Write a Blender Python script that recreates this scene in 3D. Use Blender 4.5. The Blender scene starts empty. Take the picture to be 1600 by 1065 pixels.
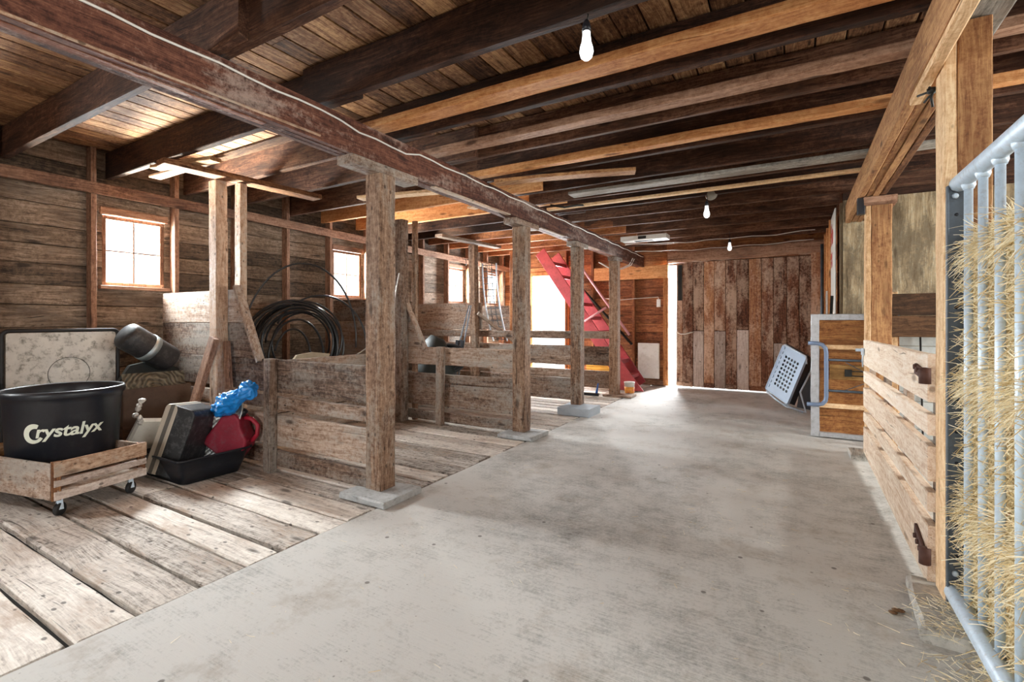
import bpy, bmesh, math, random
from mathutils import Vector, Matrix, noise as mnoise
random.seed(7)
R = random.uniform
S = bpy.context.scene
COL = S.collection

# ---------------------------------------------------------------- camera, world, lights, exposure
cam_d = bpy.data.cameras.new('camera'); cam = bpy.data.objects.new('camera', cam_d); COL.objects.link(cam)
cam.location = (0, 0, 1.2)
cam.rotation_euler = (math.pi/2, 0, math.atan(445/760))
cam_d.sensor_width = 36; cam_d.lens = 36*760/1600
cam_d.shift_y = -32.5/1600
cam_d.clip_start = .05
S.camera = cam
S.view_settings.view_transform = 'Standard'
S.view_settings.look = 'None'
S.view_settings.gamma = 1
S.view_settings.use_curve_mapping = False
S.view_settings.exposure = 0.92

W = bpy.data.worlds.new('sky'); S.world = W; W.use_nodes = True
bg = W.node_tree.nodes['Background']
bg.inputs[0].default_value = (.93, .97, 1, 1)
bg.inputs[1].default_value = 2.2

def area(name, loc, rot, sx, sy, power, col=(1, 1, 1), spread=180):
    d = bpy.data.lights.new(name, 'AREA'); d.shape = 'RECTANGLE'; d.size = sx; d.size_y = sy
    d.energy = power; d.color = col; d.spread = math.radians(spread)
    o = bpy.data.objects.new(name, d); COL.objects.link(o)
    o.location = loc; o.rotation_euler = rot
    return o
PI = math.pi
DAY = (.95, .98, 1.0)
# daylight entering through the window openings of the left wall (points +X), size = (height, width)
for y, pw in ((-3.0, 130), (-.44, 170), (2.2, 190), (4.78, 130), (7.33, 120), (8.54, 60)):
    area('window_daylight', (-5.80, y, 1.95), (0, -PI/2 + .35, 0), .7, .5, pw, DAY)
# sunlit yard outside the left wall throwing light up through the windows onto the ceiling boards
for y, pw in ((1.9, 2600), (-1.0, 60), (4.5, 700)):
    area('sunlit_yard_bounce', (-7.6, y, .35), (0, -PI/2 - .45, 0), .9, 1.1, pw, (1, .90, .74))
area('doorway_daylight', (-4.43, 9.6, 1.2), (-PI/2 + .15, 0, 0), .72, 2.1, 420, DAY)
area('door_gap_daylight', (-1.92, 9.4, 1.1), (-PI/2, 0, 0), .12, 2.1, 90, DAY)
# the open barn doors behind the photographer
area('barn_entrance_daylight', (-.9, -4.3, 1.9), (PI/2 - .75, 0, 0), 2.6, 1.4, 40, (1, .97, .93))
for y, pw in ((0.6, 70), (3.2, 75), (5.2, 70)):
    area('right_window_daylight', (3.8, y, 1.75), (0, PI/2 - .1, 0), .7, .8, pw, (1, .97, .93))

# ---------------------------------------------------------------- mesh builder
class MB:
    def __init__(s): s.v = []; s.f = []; s.r = []; s.sm = []
    def add(s, vs, fs, rnd=None, smooth=False):
        o = len(s.v); s.v += [tuple(v) for v in vs]
        rnd = random.random() if rnd is None else rnd
        for f in fs: s.f.append(tuple(i+o for i in f)); s.r.append(rnd); s.sm.append(smooth)
        return s
    def board(s, p0, p1, w, t, wdir=(0, 0, 1), ch=.004, jit=.0015, seg=.35, rnd=None, taper=1, warp=0):
        """sawn board from p0 to p1 (centre line); w along wdir, t across"""
        p0 = Vector(p0); p1 = Vector(p1); ax = (p1-p0); L = ax.length; ax.normalize()
        wd = Vector(wdir); wd = (wd - ax*wd.dot(ax)).normalized(); td = ax.cross(wd)
        n = max(1, int(L/seg)); ch = min(ch, w*.3, t*.3)
        prof = [(-w/2+ch, -t/2), (w/2-ch, -t/2), (w/2, -t/2+ch), (w/2, t/2-ch), (w/2-ch, t/2), (-w/2+ch, t/2), (-w/2, t/2-ch), (-w/2, -t/2+ch)]
        vs = []; sd = R(0, 99)
        for i in range(n+1):
            f = i/n; c = p0.lerp(p1, f); k = 1+(taper-1)*f
            b = warp*math.sin(PI*f)
            for (a, bb) in prof:
                vs.append(c + wd*(a*k + R(-jit, jit)) + td*(bb*k + R(-jit, jit)*.6 + b))
        fs = []
        for i in range(n):
            for j in range(8):
                a = i*8+j; b = i*8+(j+1) % 8
                fs.append((a, b, b+8, a+8))
        fs.append(tuple(range(7, -1, -1))); fs.append(tuple(n*8+j for j in range(8)))
        return s.add(vs, fs, rnd)
    def bx(s, x0, x1, y0, y1, z0, z1, ch=.004, jit=.0015, rnd=None, seg=.35):
        d = [x1-x0, y1-y0, z1-z0]; a = max(range(3), key=lambda i: d[i])
        c = [(x0+x1)/2, (y0+y1)/2, (z0+z1)/2]
        p0 = list(c); p1 = list(c); lo = (x0, y0, z0); hi = (x1, y1, z1)
        p0[a] = lo[a]; p1[a] = hi[a]
        o = [i for i in range(3) if i != a]
        b = max(o, key=lambda i: d[i]); q = [i for i in o if i != b][0]
        wd = [0, 0, 0]; wd[b] = 1
        return s.board(p0, p1, d[b], d[q], wd, ch, jit, seg, rnd)
    def tube(s, pts, r, n=8, closed=False, cap=True, rnd=None):
        pts = [Vector(p) for p in pts]; m = len(pts)
        vs = []; fs = []
        T = []
        for i in range(m):
            a = pts[(i-1) % m] if (closed or i > 0) else pts[i]
            b = pts[(i+1) % m] if (closed or i < m-1) else pts[i]
            t = (b-a); T.append(t.normalized() if t.length > 1e-9 else Vector((0, 0, 1)))
        u = T[0].orthogonal().normalized()
        for i in range(m):
            u = (u - T[i]*u.dot(T[i])); u = u.normalized() if u.length > 1e-6 else T[i].orthogonal().normalized()
            v = T[i].cross(u); rr = r[i] if isinstance(r, (list, tuple)) else r
            for k in range(n):
                a = 2*PI*k/n
                vs.append(pts[i] + (u*math.cos(a)+v*math.sin(a))*rr)
        for i in range(m if closed else m-1):
            for k in range(n):
                a = i*n+k; b = i*n+(k+1) % n; c = ((i+1) % m)*n+(k+1) % n; d = ((i+1) % m)*n+k
                fs.append((a, b, c, d))
        if cap and not closed:
            fs.append(tuple(range(n-1, -1, -1))); fs.append(tuple((m-1)*n+k for k in range(n)))
        return s.add(vs, fs, rnd, True)
    def lathe(s, prof, c=(0, 0, 0), n=32, M=None, rnd=None, smooth=True):
        vs = []; fs = []
        for (r, z) in prof:
            for k in range(n):
                a = 2*PI*k/n; p = Vector((r*math.cos(a), r*math.sin(a), z))
                if M is not None: p = M @ p
                vs.append(p+Vector(c))
        for i in range(len(prof)-1):
            for k in range(n):
                fs.append((i*n+k, i*n+(k+1) % n, (i+1)*n+(k+1) % n, (i+1)*n+k))
        if prof[0][0] > 1e-5: fs.append(tuple(range(n-1, -1, -1)))
        if prof[-1][0] > 1e-5: fs.append(tuple((len(prof)-1)*n+k for k in range(n)))
        return s.add(vs, fs, rnd, smooth)
    def prism(s, poly, d, M=None, rnd=None):
        """polygon in local xy, extruded along local z from 0 to d"""
        n = len(poly); vs = [Vector((x, y, 0)) for x, y in poly]+[Vector((x, y, d)) for x, y in poly]
        if M is not None: vs = [M @ v for v in vs]
        fs = [tuple(range(n-1, -1, -1)), tuple(range(n, 2*n))]+[(i, (i+1) % n, n+(i+1) % n, n+i) for i in range(n)]
        return s.add(vs, fs, rnd)
    def xf(s, M):
        s.v = [tuple(M @ Vector(v)) for v in s.v]; return s

def TAG(o, label=None, cat=None, group=None, kind=None):
    if label: o['label'] = label
    if cat: o['category'] = cat
    if group: o['group'] = group
    if kind: o['kind'] = kind
    return o
def world_loc(p):
    l = Vector((0, 0, 0))
    while p is not None: l += p.location; p = p.parent
    return l
def OB(name, mb, mat, parent=None, label=None, cat=None, group=None, kind=None, loc=None, local=False, bevel=0):
    """link the collected shapes as ONE mesh object; coordinates are world ones unless local"""
    me = bpy.data.meshes.new(name)
    off = Vector((0, 0, 0))
    if not local:
        off = world_loc(parent) + (Vector(loc) if loc else Vector((0, 0, 0)))
    if parent is None and not local and loc is None and kind != 'structure' and mb.v:
        xs = [v[0] for v in mb.v]; ys = [v[1] for v in mb.v]; zs = [v[2] for v in mb.v]
        off = Vector(((min(xs)+max(xs))/2, (min(ys)+max(ys))/2, min(zs))); loc = off
    me.from_pydata([tuple(Vector(v)-off) for v in mb.v], [], mb.f)
    at = me.attributes.new('rnd', 'FLOAT', 'FACE'); at.data.foreach_set('value', mb.r)
    me.polygons.foreach_set('use_smooth', mb.sm)
    me.materials.append(mat); me.update()
    bm = bmesh.new(); bm.from_mesh(me); bmesh.ops.recalc_face_normals(bm, faces=bm.faces); bm.to_mesh(me); bm.free()
    o = bpy.data.objects.new(name, me); COL.objects.link(o)
    if parent: o.parent = parent
    if loc is not None: o.location = loc
    if bevel:
        md = o.modifiers.new('bevel', 'BEVEL'); md.width = bevel; md.segments = 2; md.limit_method = 'ANGLE'
    return TAG(o, label, cat, group, kind)
def THING(name, label, cat, loc, group=None, rotz=0):
    o = bpy.data.objects.new(name, None); COL.objects.link(o); o.location = loc; o.rotation_euler = (0, 0, rotz)
    o.empty_display_size = .1
    return TAG(o, label, cat, group)

# ---------------------------------------------------------------- materials
def newmat(name):
    m = bpy.data.materials.new(name); m.use_nodes = True; nt = m.node_tree; nt.nodes.clear()
    out = nt.nodes.new('ShaderNodeOutputMaterial'); b = nt.nodes.new('ShaderNodeBsdfPrincipled')
    nt.links.new(b.outputs[0], out.inputs[0])
    return m, nt, b, out
def N(nt, t, **k):
    n = nt.nodes.new(t)
    for a, v in k.items(): setattr(n, a, v)
    return n
def math_n(nt, op, a, b=None, clamp=False):
    n = N(nt, 'ShaderNodeMath', operation=op, use_clamp=clamp)
    for i, x in enumerate((a, b)):
        if x is None: continue
        if isinstance(x, (int, float)): n.inputs[i].default_value = x
        else: nt.links.new(x, n.inputs[i])
    return n.outputs[0]
def ramp(nt, fac, stops):
    n = N(nt, 'ShaderNodeValToRGB'); e = n.color_ramp.elements
    while len(e) < len(stops): e.new(.5)
    for i, (p, c) in enumerate(stops):
        e[i].position = p; e[i].color = (*c, 1) if len(c) == 3 else c
    nt.links.new(fac, n.inputs[0]); return n.outputs[0]
def mix(nt, fac, a, b, mode='MIX'):
    n = N(nt, 'ShaderNodeMix', data_type='RGBA', blend_type=mode)
    for i, x in ((0, fac), (6, a), (7, b)):
        if isinstance(x, (int, float)): n.inputs[i].default_value = x
        elif isinstance(x, tuple): n.inputs[i].default_value = (*x, 1)
        else: nt.links.new(x, n.inputs[i])
    return n.outputs[2]
def noise_n(nt, vec, scale, detail=4, rough=.55, dist=0):
    n = N(nt, 'ShaderNodeTexNoise'); n.inputs['Scale'].default_value = scale; n.inputs['Detail'].default_value = detail
    n.inputs['Roughness'].default_value = rough; n.inputs['Distortion'].default_value = dist
    nt.links.new(vec, n.inputs['Vector']); return n.outputs['Fac']
def mapping(nt, vec, scale, loc=None):
    n = N(nt, 'ShaderNodeMapping'); n.inputs['Scale'].default_value = scale
    nt.links.new(vec, n.inputs['Vector'])
    if loc is not None: nt.links.new(loc, n.inputs['Location'])
    return n.outputs[0]
def C(h):
    """sRGB hex -> linear"""
    f = lambda c: c/12.92 if c <= .04045 else ((c+.055)/1.055)**2.4
    return tuple(f(int(h[i:i+2], 16)/255) for i in (0, 2, 4))

WOODS = {
    # dark, mid, light, extra patches colour, patch amount, nail specks, rough, variation
    'beam':     (C('3c2018'), C('6e4434'), C('906450'), C('b4a094'), .28, .3),
    'ceiling':  (C('3c2418'), C('8c6244'), C('c89e72'), C('2c1c14'), .22, .1),
    'joist':    (C('281812'), C('523424'), C('84604a'), C('241812'), .35, .2),
    'joist_new':(C('9a5a30'), C('c98a55'), C('e2ae78'), C('7a4a2c'), .10, .1),
    'post':     (C('5a4030'), C('9a7a62'), C('c4a890'), C('9a948a'), .30, .9),
    'post_new': (C('4e3020'), C('8c6040'), C('b48a5e'), C('5a3c26'), .22, .5),
    'stud':     (C('54382a'), C('8c6852'), C('b49078'), C('4a3830'), .25, .2),
    'siding':   (C('38302a'), C('72604f'), C('a29080'), C('4a4038'), .30, .3),
    'siding_w': (C('5c3420'), C('9c6440'), C('c89060'), C('4a2c20'), .30, .3),
    'stall':    (C('46342a'), C('8a705e'), C('b8a494'), C('9a948c'), .40, .8),
    'gate':     (C('d0ae90'), C('f0dcc6'), C('fcf0e2'), C('d4b294'), .16, .3),
    'floor':    (C('70645a'), C('c8beb4'), C('e6dfd6'), C('96765a'), .26, 1.0),
    'door':     (C('4a2c1e'), C('8a5a42'), C('b88860'), C('d8bca4'), .42, .4),
    'whitewash':(C('a08c80'), C('cdbcb0'), C('e6dcd4'), C('8a6454'), .25, 1.0),
    'plywood':  (C('7a664c'), C('b8a280'), C('dcd0b4'), C('5a4c3a'), .5, .2),
    'fresh':    (C('ac8058'), C('d8b084'), C('f0d4ac'), C('a07048'), .12, .2),
    'dark':     (C('241812'), C('46301f'), C('6a4c34'), C('1c1410'), .3, .2),
    'brownply': (C('4a2c18'), C('84542e'), C('ac7a48'), C('3a2414'), .3, .1),
    'block':    (C('6e6a64'), C('aaa69e'), C('ccc8c0'), C('7a6a5c'), .3, .4),
    'osb':      (C('8a6436'), C('c09458'), C('dcb880'), C('6e4c28'), .4, .1),
}
_wc = {}
def wood(kind, axis):
    """weathered sawn timber, grain along the given axis"""
    key = (kind, axis)
    if key in _wc: return _wc[key]
    dk, md, lt, pt, pa, nails = WOODS[kind]
    m, nt, b, out = newmat('wood_%s_%s' % key)
    tc = N(nt, 'ShaderNodeTexCoord').outputs['Object']
    at = N(nt, 'ShaderNodeAttribute', attribute_name='rnd').outputs['Fac']
    oi = N(nt, 'ShaderNodeObjectInfo').outputs['Random']
    rr = math_n(nt, 'FRACT', math_n(nt, 'ADD', at, oi))
    off = N(nt, 'ShaderNodeCombineXYZ')
    for i, k in enumerate((37., 53., 71.)): nt.links.new(math_n(nt, 'MULTIPLY', rr, k), off.inputs[i])
    off = off.outputs[0]
    def sc(al, ac): return tuple(al if a == axis else ac for a in 'XYZ')
    wob = mapping(nt, tc, sc(1.1, 3.2), off)
    wn = N(nt, 'ShaderNodeTexNoise'); wn.inputs['Scale'].default_value = 1.3; wn.inputs['Detail'].default_value = 2; nt.links.new(wob, wn.inputs['Vector'])
    va = N(nt, 'ShaderNodeVectorMath', operation='MULTIPLY_ADD'); nt.links.new(wn.outputs['Color'], va.inputs[0])
    va.inputs[1].default_value = (.11, .11, .11); nt.links.new(tc, va.inputs[2])
    g1 = noise_n(nt, mapping(nt, va.outputs[0], sc(2.2, 34), off), 1, 8, .74, .5)
    g2 = noise_n(nt, mapping(nt, va.outputs[0], sc(5, 170), off), 1, 3, .6)
    bl = noise_n(nt, mapping(nt, tc, sc(1.6, 5), off), 1, 5, .65)
    mott = noise_n(nt, mapping(nt, tc, (30, 30, 30), off), 1, 8, .8)
    g = math_n(nt, 'ADD', math_n(nt, 'MULTIPLY', g1, .62), math_n(nt, 'MULTIPLY', g2, .38))
    g = math_n(nt, 'ADD', g, math_n(nt, 'MULTIPLY', math_n(nt, 'SUBTRACT', rr, .5), .16))
    g = math_n(nt, 'ADD', g, math_n(nt, 'MULTIPLY', math_n(nt, 'SUBTRACT', mott, .5), .6))
    col = ramp(nt, g, [(.34, dk), (.5, md), (.66, lt)])
    pf = ramp(nt, math_n(nt, 'ADD', math_n(nt, 'MULTIPLY', bl, .6), math_n(nt, 'MULTIPLY', mott, .4)), [(.62-pa*.38, (0, 0, 0)), (.70-pa*.3, (1, 1, 1))])
    col = mix(nt, math_n(nt, 'MULTIPLY', pf, min(.8, .35+pa)), col, pt)
    # knots
    vo = N(nt, 'ShaderNodeTexVoronoi'); vo.inputs['Scale'].default_value = 1
    nt.links.new(mapping(nt, va.outputs[0], sc(2.1, 7), off), vo.inputs['Vector'])
    kn = ramp(nt, vo.outputs['Distance'], [(.07, (1, 1, 1)), (.15, (0, 0, 0))])
    col = mix(nt, math_n(nt, 'MULTIPLY', kn, .75), col, tuple(c*.45 for c in dk))
    # nail holes and gouges
    v2 = N(nt, 'ShaderNodeTexVoronoi'); v2.inputs['Scale'].default_value = 1
    nt.links.new(mapping(nt, tc, sc(9, 15), off), v2.inputs['Vector'])
    nh = ramp(nt, v2.outputs['Distance'], [(.05+.05*nails, (1, 1, 1)), (.10+.05*nails, (0, 0, 0))])
    col = mix(nt, math_n(nt, 'MULTIPLY', nh, .25+.5*nails), col, tuple(c*.35 for c in dk))
    # long drying checks
    ck = noise_n(nt, mapping(nt, va.outputs[0], sc(.9, 48), off), 1, 2, .5)
    cf = ramp(nt, ck, [(.70, (0, 0, 0)), (.74, (1, 1, 1))])
    col = mix(nt, math_n(nt, 'MULTIPLY', cf, .8), col, tuple(c*.4 for c in dk))
    hsv = N(nt, 'ShaderNodeHueSaturation'); nt.links.new(col, hsv.inputs['Color'])
    nt.links.new(math_n(nt, 'ADD', math_n(nt, 'MULTIPLY', rr, .34), .84), hsv.inputs['Value'])
    nt.links.new(hsv.outputs[0], b.inputs['Base Color'])
    b.inputs['Roughness'].default_value = .78; b.inputs['Specular IOR Level'].default_value = .3
    h = math_n(nt, 'SUBTRACT', g, math_n(nt, 'MULTIPLY', math_n(nt, 'MAXIMUM', nh, cf), .5))
    bp = N(nt, 'ShaderNodeBump'); bp.inputs['Strength'].default_value = .55; bp.inputs['Distance'].default_value = .006
    nt.links.new(h, bp.inputs['Height']); nt.links.new(bp.outputs[0], b.inputs['Normal'])
    _wc[key] = m; return m

def plain(name, col, rough=.6, metal=0, bump=0, bscale=60, var=.25, spec=.5, dirt=None, dirt_amt=.4, dscale=6):
    m, nt, b, out = newmat(name)
    tc = N(nt, 'ShaderNodeTexCoord').outputs['Object']
    n1 = noise_n(nt, tc, dscale, 6, .7)
    c = mix(nt, ramp(nt, n1, [(.3, (0, 0, 0)), (.7, (1, 1, 1))]), tuple(x*(1-var) for x in col), tuple(min(1, x*(1+var)) for x in col))
    if dirt:
        c = mix(nt, math_n(nt, 'MULTIPLY', ramp(nt, noise_n(nt, tc, dscale*2.3, 8, .75), [(.5, (0, 0, 0)), (.66, (1, 1, 1))]), dirt_amt), c, dirt)
    nt.links.new(c, b.inputs['Base Color'])
    b.inputs['Roughness'].default_value = rough; b.inputs['Metallic'].default_value = metal; b.inputs['Specular IOR Level'].default_value = spec
    if bump:
        bp = N(nt, 'ShaderNodeBump'); bp.inputs['Strength'].default_value = bump; bp.inputs['Distance'].default_value = .004
        nt.links.new(noise_n(nt, tc, bscale, 5, .6), bp.inputs['Height']); nt.links.new(bp.outputs[0], b.inputs['Normal'])
    return m

def concrete():
    m, nt, b, out = newmat('concrete')
    tc = N(nt, 'ShaderNodeTexCoord').outputs['Object']
    big = noise_n(nt, mapping(nt, tc, (.8, .45, 1)), 1.2, 5, .6, .4)
    med = noise_n(nt, tc, 7, 7, .7)
    fine = noise_n(nt, tc, 55, 8, .82)
    brush = noise_n(nt, mapping(nt, tc, (4, 110, 1)), 1, 4, .6, .3)
    g = math_n(nt, 'ADD', math_n(nt, 'MULTIPLY', big, .38), math_n(nt, 'MULTIPLY', med, .27))
    g = math_n(nt, 'ADD', g, math_n(nt, 'MULTIPLY', fine, .34)); g = math_n(nt, 'ADD', g, math_n(nt, 'MULTIPLY', brush, .18))
    col = ramp(nt, g, [(.42, C('66625c')), (.48, C('928f8a')), (.53, C('acaaa5')), (.60, C('cac7c2'))])
    vo = N(nt, 'ShaderNodeTexVoronoi'); vo.inputs['Scale'].default_value = 5.5; nt.links.new(tc, vo.inputs['Vector'])
    sp = ramp(nt, vo.outputs['Distance'], [(.05, (1, 1, 1)), (.075, (0, 0, 0))])
    col = mix(nt, math_n(nt, 'MULTIPLY', sp, .7), col, C('4a4038'))
    v3 = N(nt, 'ShaderNodeTexVoronoi'); v3.inputs['Scale'].default_value = 26; nt.links.new(tc, v3.inputs['Vector'])
    s3 = math_n(nt, 'MULTIPLY', ramp(nt, v3.outputs['Distance'], [(.07, (1, 1, 1)), (.13, (0, 0, 0))]), ramp(nt, noise_n(nt, tc, 3.1, 4, .6), [(.48, (0, 0, 0)), (.6, (1, 1, 1))]))
    col = mix(nt, math_n(nt, 'MULTIPLY', s3, .55), col, C('4e463c'))
    st = ramp(nt, noise_n(nt, tc, 2.4, 6, .75), [(.54, (0, 0, 0)), (.68, (1, 1, 1))])
    col = mix(nt, math_n(nt, 'MULTIPLY', st, .4), col, C('8c7a62'))
    nt.links.new(col, b.inputs['Base Color']); b.inputs['Roughness'].default_value = .75; b.inputs['Specular IOR Level'].default_value = .35
    bp = N(nt, 'ShaderNodeBump'); bp.inputs['Strength'].default_value = .8; bp.inputs['Distance'].default_value = .006
    nt.links.new(g, bp.inputs['Height']); nt.links.new(bp.outputs[0], b.inputs['Normal'])
    return m
def glass():
    m, nt, b, out = newmat('window_glass')
    nt.nodes.remove(b)
    t = N(nt, 'ShaderNodeBsdfTransparent'); g = N(nt, 'ShaderNodeBsdfGlossy'); g.inputs['Roughness'].default_value = .03
    t.inputs[0].default_value = (.95, .97, .97, 1)
    mx = N(nt, 'ShaderNodeMixShader'); mx.inputs[0].default_value = .06
    nt.links.new(t.outputs[0], mx.inputs[1]); nt.links.new(g.outputs[0], mx.inputs[2])
    nt.links.new(mx.outputs[0], out.inputs[0]); return m
def straw_mat():
    m, nt, b, out = newmat('straw')
    at = N(nt, 'ShaderNodeAttribute', attribute_name='rnd').outputs['Fac']
    c = ramp(nt, at, [(0, C('c4a468')), (.35, C('f0dcb0')), (.8, C('fff6dc')), (1, C('d4bc84'))])
    nt.links.new(c, b.inputs['Base Color']); b.inputs['Roughness'].default_value = .6
    return m
CONC = concrete(); GLASS = glass(); STRAW = straw_mat()
BLACKP = plain('black_plastic', (.012, .014, .02), .38, dirt=(.08, .08, .08), dirt_amt=.15, var=.1)
RUBBER = plain('black_rubber', (.015, .015, .016), .6, var=.2, bump=.2)
GALV = plain('galvanised_steel', C('c6d6e4'), .4, .15, var=.12, dirt=C('8a7a6a'), dirt_amt=.35, dscale=18)
STEEL = plain('grey_steel', C('5c646c'), .5, .6, var=.2, dirt=C('42382e'))
RUST = plain('rusty_iron', C('5c4038'), .7, .4, var=.4, bump=.4)
DARKMETAL = plain('dark_metal', C('30302e'), .5, .6, var=.3)
WHITE = plain('white_paint', C('e4e2dc'), .5, var=.05, dirt=C('9a8c78'), dirt_amt=.25)
CABLE = plain('white_cable', C('dcd8d0'), .5, var=.05)
REDP = plain('red_paint', C('b04a52'), .45, .1, var=.18, dirt=C('6e3034'), dirt_amt=.5)
PINKP = plain('pale_pink_paint', C('d69aa0'), .5, var=.12)
EDGING = plain('zinc_edging', C('b4b6ba'), .4, .45, var=.15, bump=.3, bscale=25, dirt=C('7a7876'), dirt_amt=.5, dscale=9)

# ---------------------------------------------------------------- setting
XW = -5.5; YB = 9.1; XR = 3.65; YF = -4.0; ZC = 2.75; PW = -2.31
# ground slab (concrete aisle)
m = MB(); m.add([(PW, YF, 0), (XR, YF, 0), (XR, YB+.3, 0), (PW, YB+.3, 0), (PW, YF, -.12), (XR, YF, -.12), (XR, YB+.3, -.12), (PW, YB+.3, -.12)],
                [(0, 1, 2, 3), (7, 6, 5, 4), (0, 4, 5, 1), (1, 5, 6, 2), (2, 6, 7, 3), (3, 7, 4, 0)], .5)
OB('floor', m, CONC, kind='structure')
# plank floor of the stalls: boards run from the wall to the aisle
m = MB(); y = YF
gaps = [.524, .735, .949, 1.19, 1.394, 1.59, 1.82, 2.02, 2.22]
edges = [YF+i*.212 for i in range(22) if YF+i*.212 < .45]+gaps+[2.22+.2*i for i in range(1, 36)]
edges = [e for e in edges if e < YB]+[YB]
for a, b in zip(edges, edges[1:]):
    g = R(.007, .016); xe = PW + R(-.03, .0)
    cut = R(-4.4, -3.6)
    z = R(-.004, .003)
    for (xa, xb) in ((XW, cut-.003), (cut, xe)):
        m.board((xa, (a+b)/2, z-.022), (xb, (a+b)/2+R(-.004, .004), z-.022+R(-.002, .002)), b-a-2*g, .044, (0, 1, 0), .009, .0035, .18)
OB('floor_planks', m, wood('floor', 'X'), kind='structure')
m = MB(); m.bx(XW, PW, YF, YB, -.12, -.05); OB('floor_subgrade', m, plain('packed_dirt', C('2e2620'), .9), kind='structure')
# ceiling boards running along the barn
m = MB(); x = XW-.1
while x < XR:
    w = R(.14, .172); xs = YF
    cuts = sorted([R(-2, 8) for _ in range(2)]); ys = [YF]+cuts+[YB+.2]
    for a, b in zip(ys, ys[1:]):
        if b-a > .02: m.board((x+w/2, a, ZC+.012), (x+w/2, b-.004, ZC+.012), w-.010, .024, (1, 0, 0), .003, .0012, .6)
    x += w
OB('ceiling', m, wood('ceiling', 'Y'), kind='structure')
m = MB(); m.bx(XW-.1, XR+.1, YF-.1, YB+.3, ZC+.03, ZC+.06); OB('ceiling_loft', m, wood('dark', 'Y'), kind='structure')

# left wall: shiplap rows with window openings
WIN = [(-.69, -.17), (1.95, 2.46), (4.52, 5.03), (7.07, 7.58), (8.30, 8.78)]
WZ0, WZ1 = 1.52, 2.17
m = MB(); z = 0
zs = [0, .19, .38, .57, .76, .95, 1.14, 1.33, WZ0-.02, 1.68, 1.84, 2.0, WZ1+.02, 2.38, 2.57, 2.75]
for a, b in zip(zs, zs[1:]):
    spans = [(YF, YB+.1)]
    if a >= WZ0-.05 and b <= WZ1+.05:
        e = [YF]+[q for w in WIN for q in w]+[YB+.1]; spans = list(zip(e[::2], e[1::2]))
    for (s0, s1) in spans:
        m.board((XW-.012, s0, (a+b)/2), (XW-.012, s1, (a+b)/2), b-a-.004, .024+R(0, .006), (0, 0, 1), .005, .002, .5)
wl = OB('wall_left', m, wood('siding', 'Y'), kind='structure')
m = MB()
e = [YF]+[q for w in WIN for q in w]+[YB+.1]
for s0, s1 in zip(e[::2], e[1::2]): m.bx(XW-.06, XW-.03, s0, s1, -.1, 2.8)
for w0, w1 in WIN: m.bx(XW-.06, XW-.03, w0, w1, -.1, WZ0-.02); m.bx(XW-.06, XW-.03, w0, w1, WZ1+.02, 2.8)
OB('outer_cladding', m, wood('dark', 'Z'), wl)
for ys in (-3.2, -2.5, -1.9, -1.3, -.76, -.11, .6, 1.22, 1.86, 2.53, 3.14, 3.78, 4.42, 5.08, 5.7, 6.3, 6.97, 7.63, 8.24, 8.85):
    mm = MB(); mm.board((-5.45, ys, .05), (-5.45, ys+R(-.01, .01), 2.74), .1, .042, (1, 0, 0), .003, .0015, .4)
    OB('stud', mm, wood('stud', 'Z'), wl)
m = MB(); m.board((-5.385, YF, 2.385), (-5.385, 3.1, 2.375), .1, .03, (0, 0, 1)); m.board((-5.385, 3.1, 2.385), (-5.385, YB, 2.29), .1, .03, (0, 0, 1))
OB('ledger', m, wood('stud', 'Y'), wl)
for i, (w0, w1) in enumerate(WIN):
    f = MB()
    for (a, b, c, d) in ((w0, w1, WZ0, WZ0+.035), (w0, w1, WZ1-.035, WZ1), (w0, w0+.035, WZ0, WZ1), (w1-.035, w1, WZ0, WZ1)):
        f.bx(XW-.045, XW-.01, a, b, c, d)
    fo = OB('window_%d' % (i+1), f, wood('stud', 'Z'), kind='structure')
    g = MB(); zc = (WZ0+WZ1)/2; yc = (w0+w1)/2
    g.bx(XW-.036, XW-.018, w0+.03, w1-.03, zc-.006, zc+.006, .001, 0); g.bx(XW-.036, XW-.018, yc-.006, yc+.006, WZ0+.03, WZ1-.03, .001, 0)
    OB('muntin', g, wood('stud', 'Z'), fo)
    g = MB(); g.bx(XW-.03, XW-.027, w0+.03, w1-.03, WZ0+.03, WZ1-.03, .0005, 0); OB('pane', g, GLASS, fo)
    g = MB(); g.bx(XW-.03, XW+.06, w0-.03, w1+.03, WZ0-.035, WZ0); OB('window_sill', g, wood('stud', 'Y'), fo)
    g = MB(); g.bx(XW, XW+.03, w0-.02, w1+.02, WZ1+.0, WZ1+.07); OB('window_casing', g, wood('stud', 'Y'), fo)

# back wall
m = MB(); dx0, dx1, dz = -4.80, -4.05, 2.12
zs = [0]+[round(.0+i*.163, 3) for i in range(1, 13)]+[dz, 2.3, 2.5, 2.75]
for a, b in zip(zs, zs[1:]):
    spans = [(XW, -2.05)]
    if b <= dz+.01: spans = [(XW, dx0), (dx1, -2.05)]
    if 1.15 < a and b < 2.0: spans = [(XW, -5.38), (-5.14, dx0), (dx1, -2.05)]
    for s0, s1 in spans: m.board((s0, YB+.012, (a+b)/2), (s1, YB+.012, (a+b)/2), b-a-.004, .024+R(0, .006), (0, 0, 1), .005, .002, .5)
for z0 in (2.25, 2.42, 2.58): m.board((-2.05, YB+.012, z0+.08), (XR, YB+.012, z0+.08), .165, .026, (0, 0, 1))
for k in range(14): m.board((.40, YB+.012, .08+k*.163), (XR, YB+.012, .08+k*.163), .16, .026, (0, 0, 1))
wb = OB('wall_back', m, wood('siding_w', 'X'), kind='structure')
m = MB()
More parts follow.
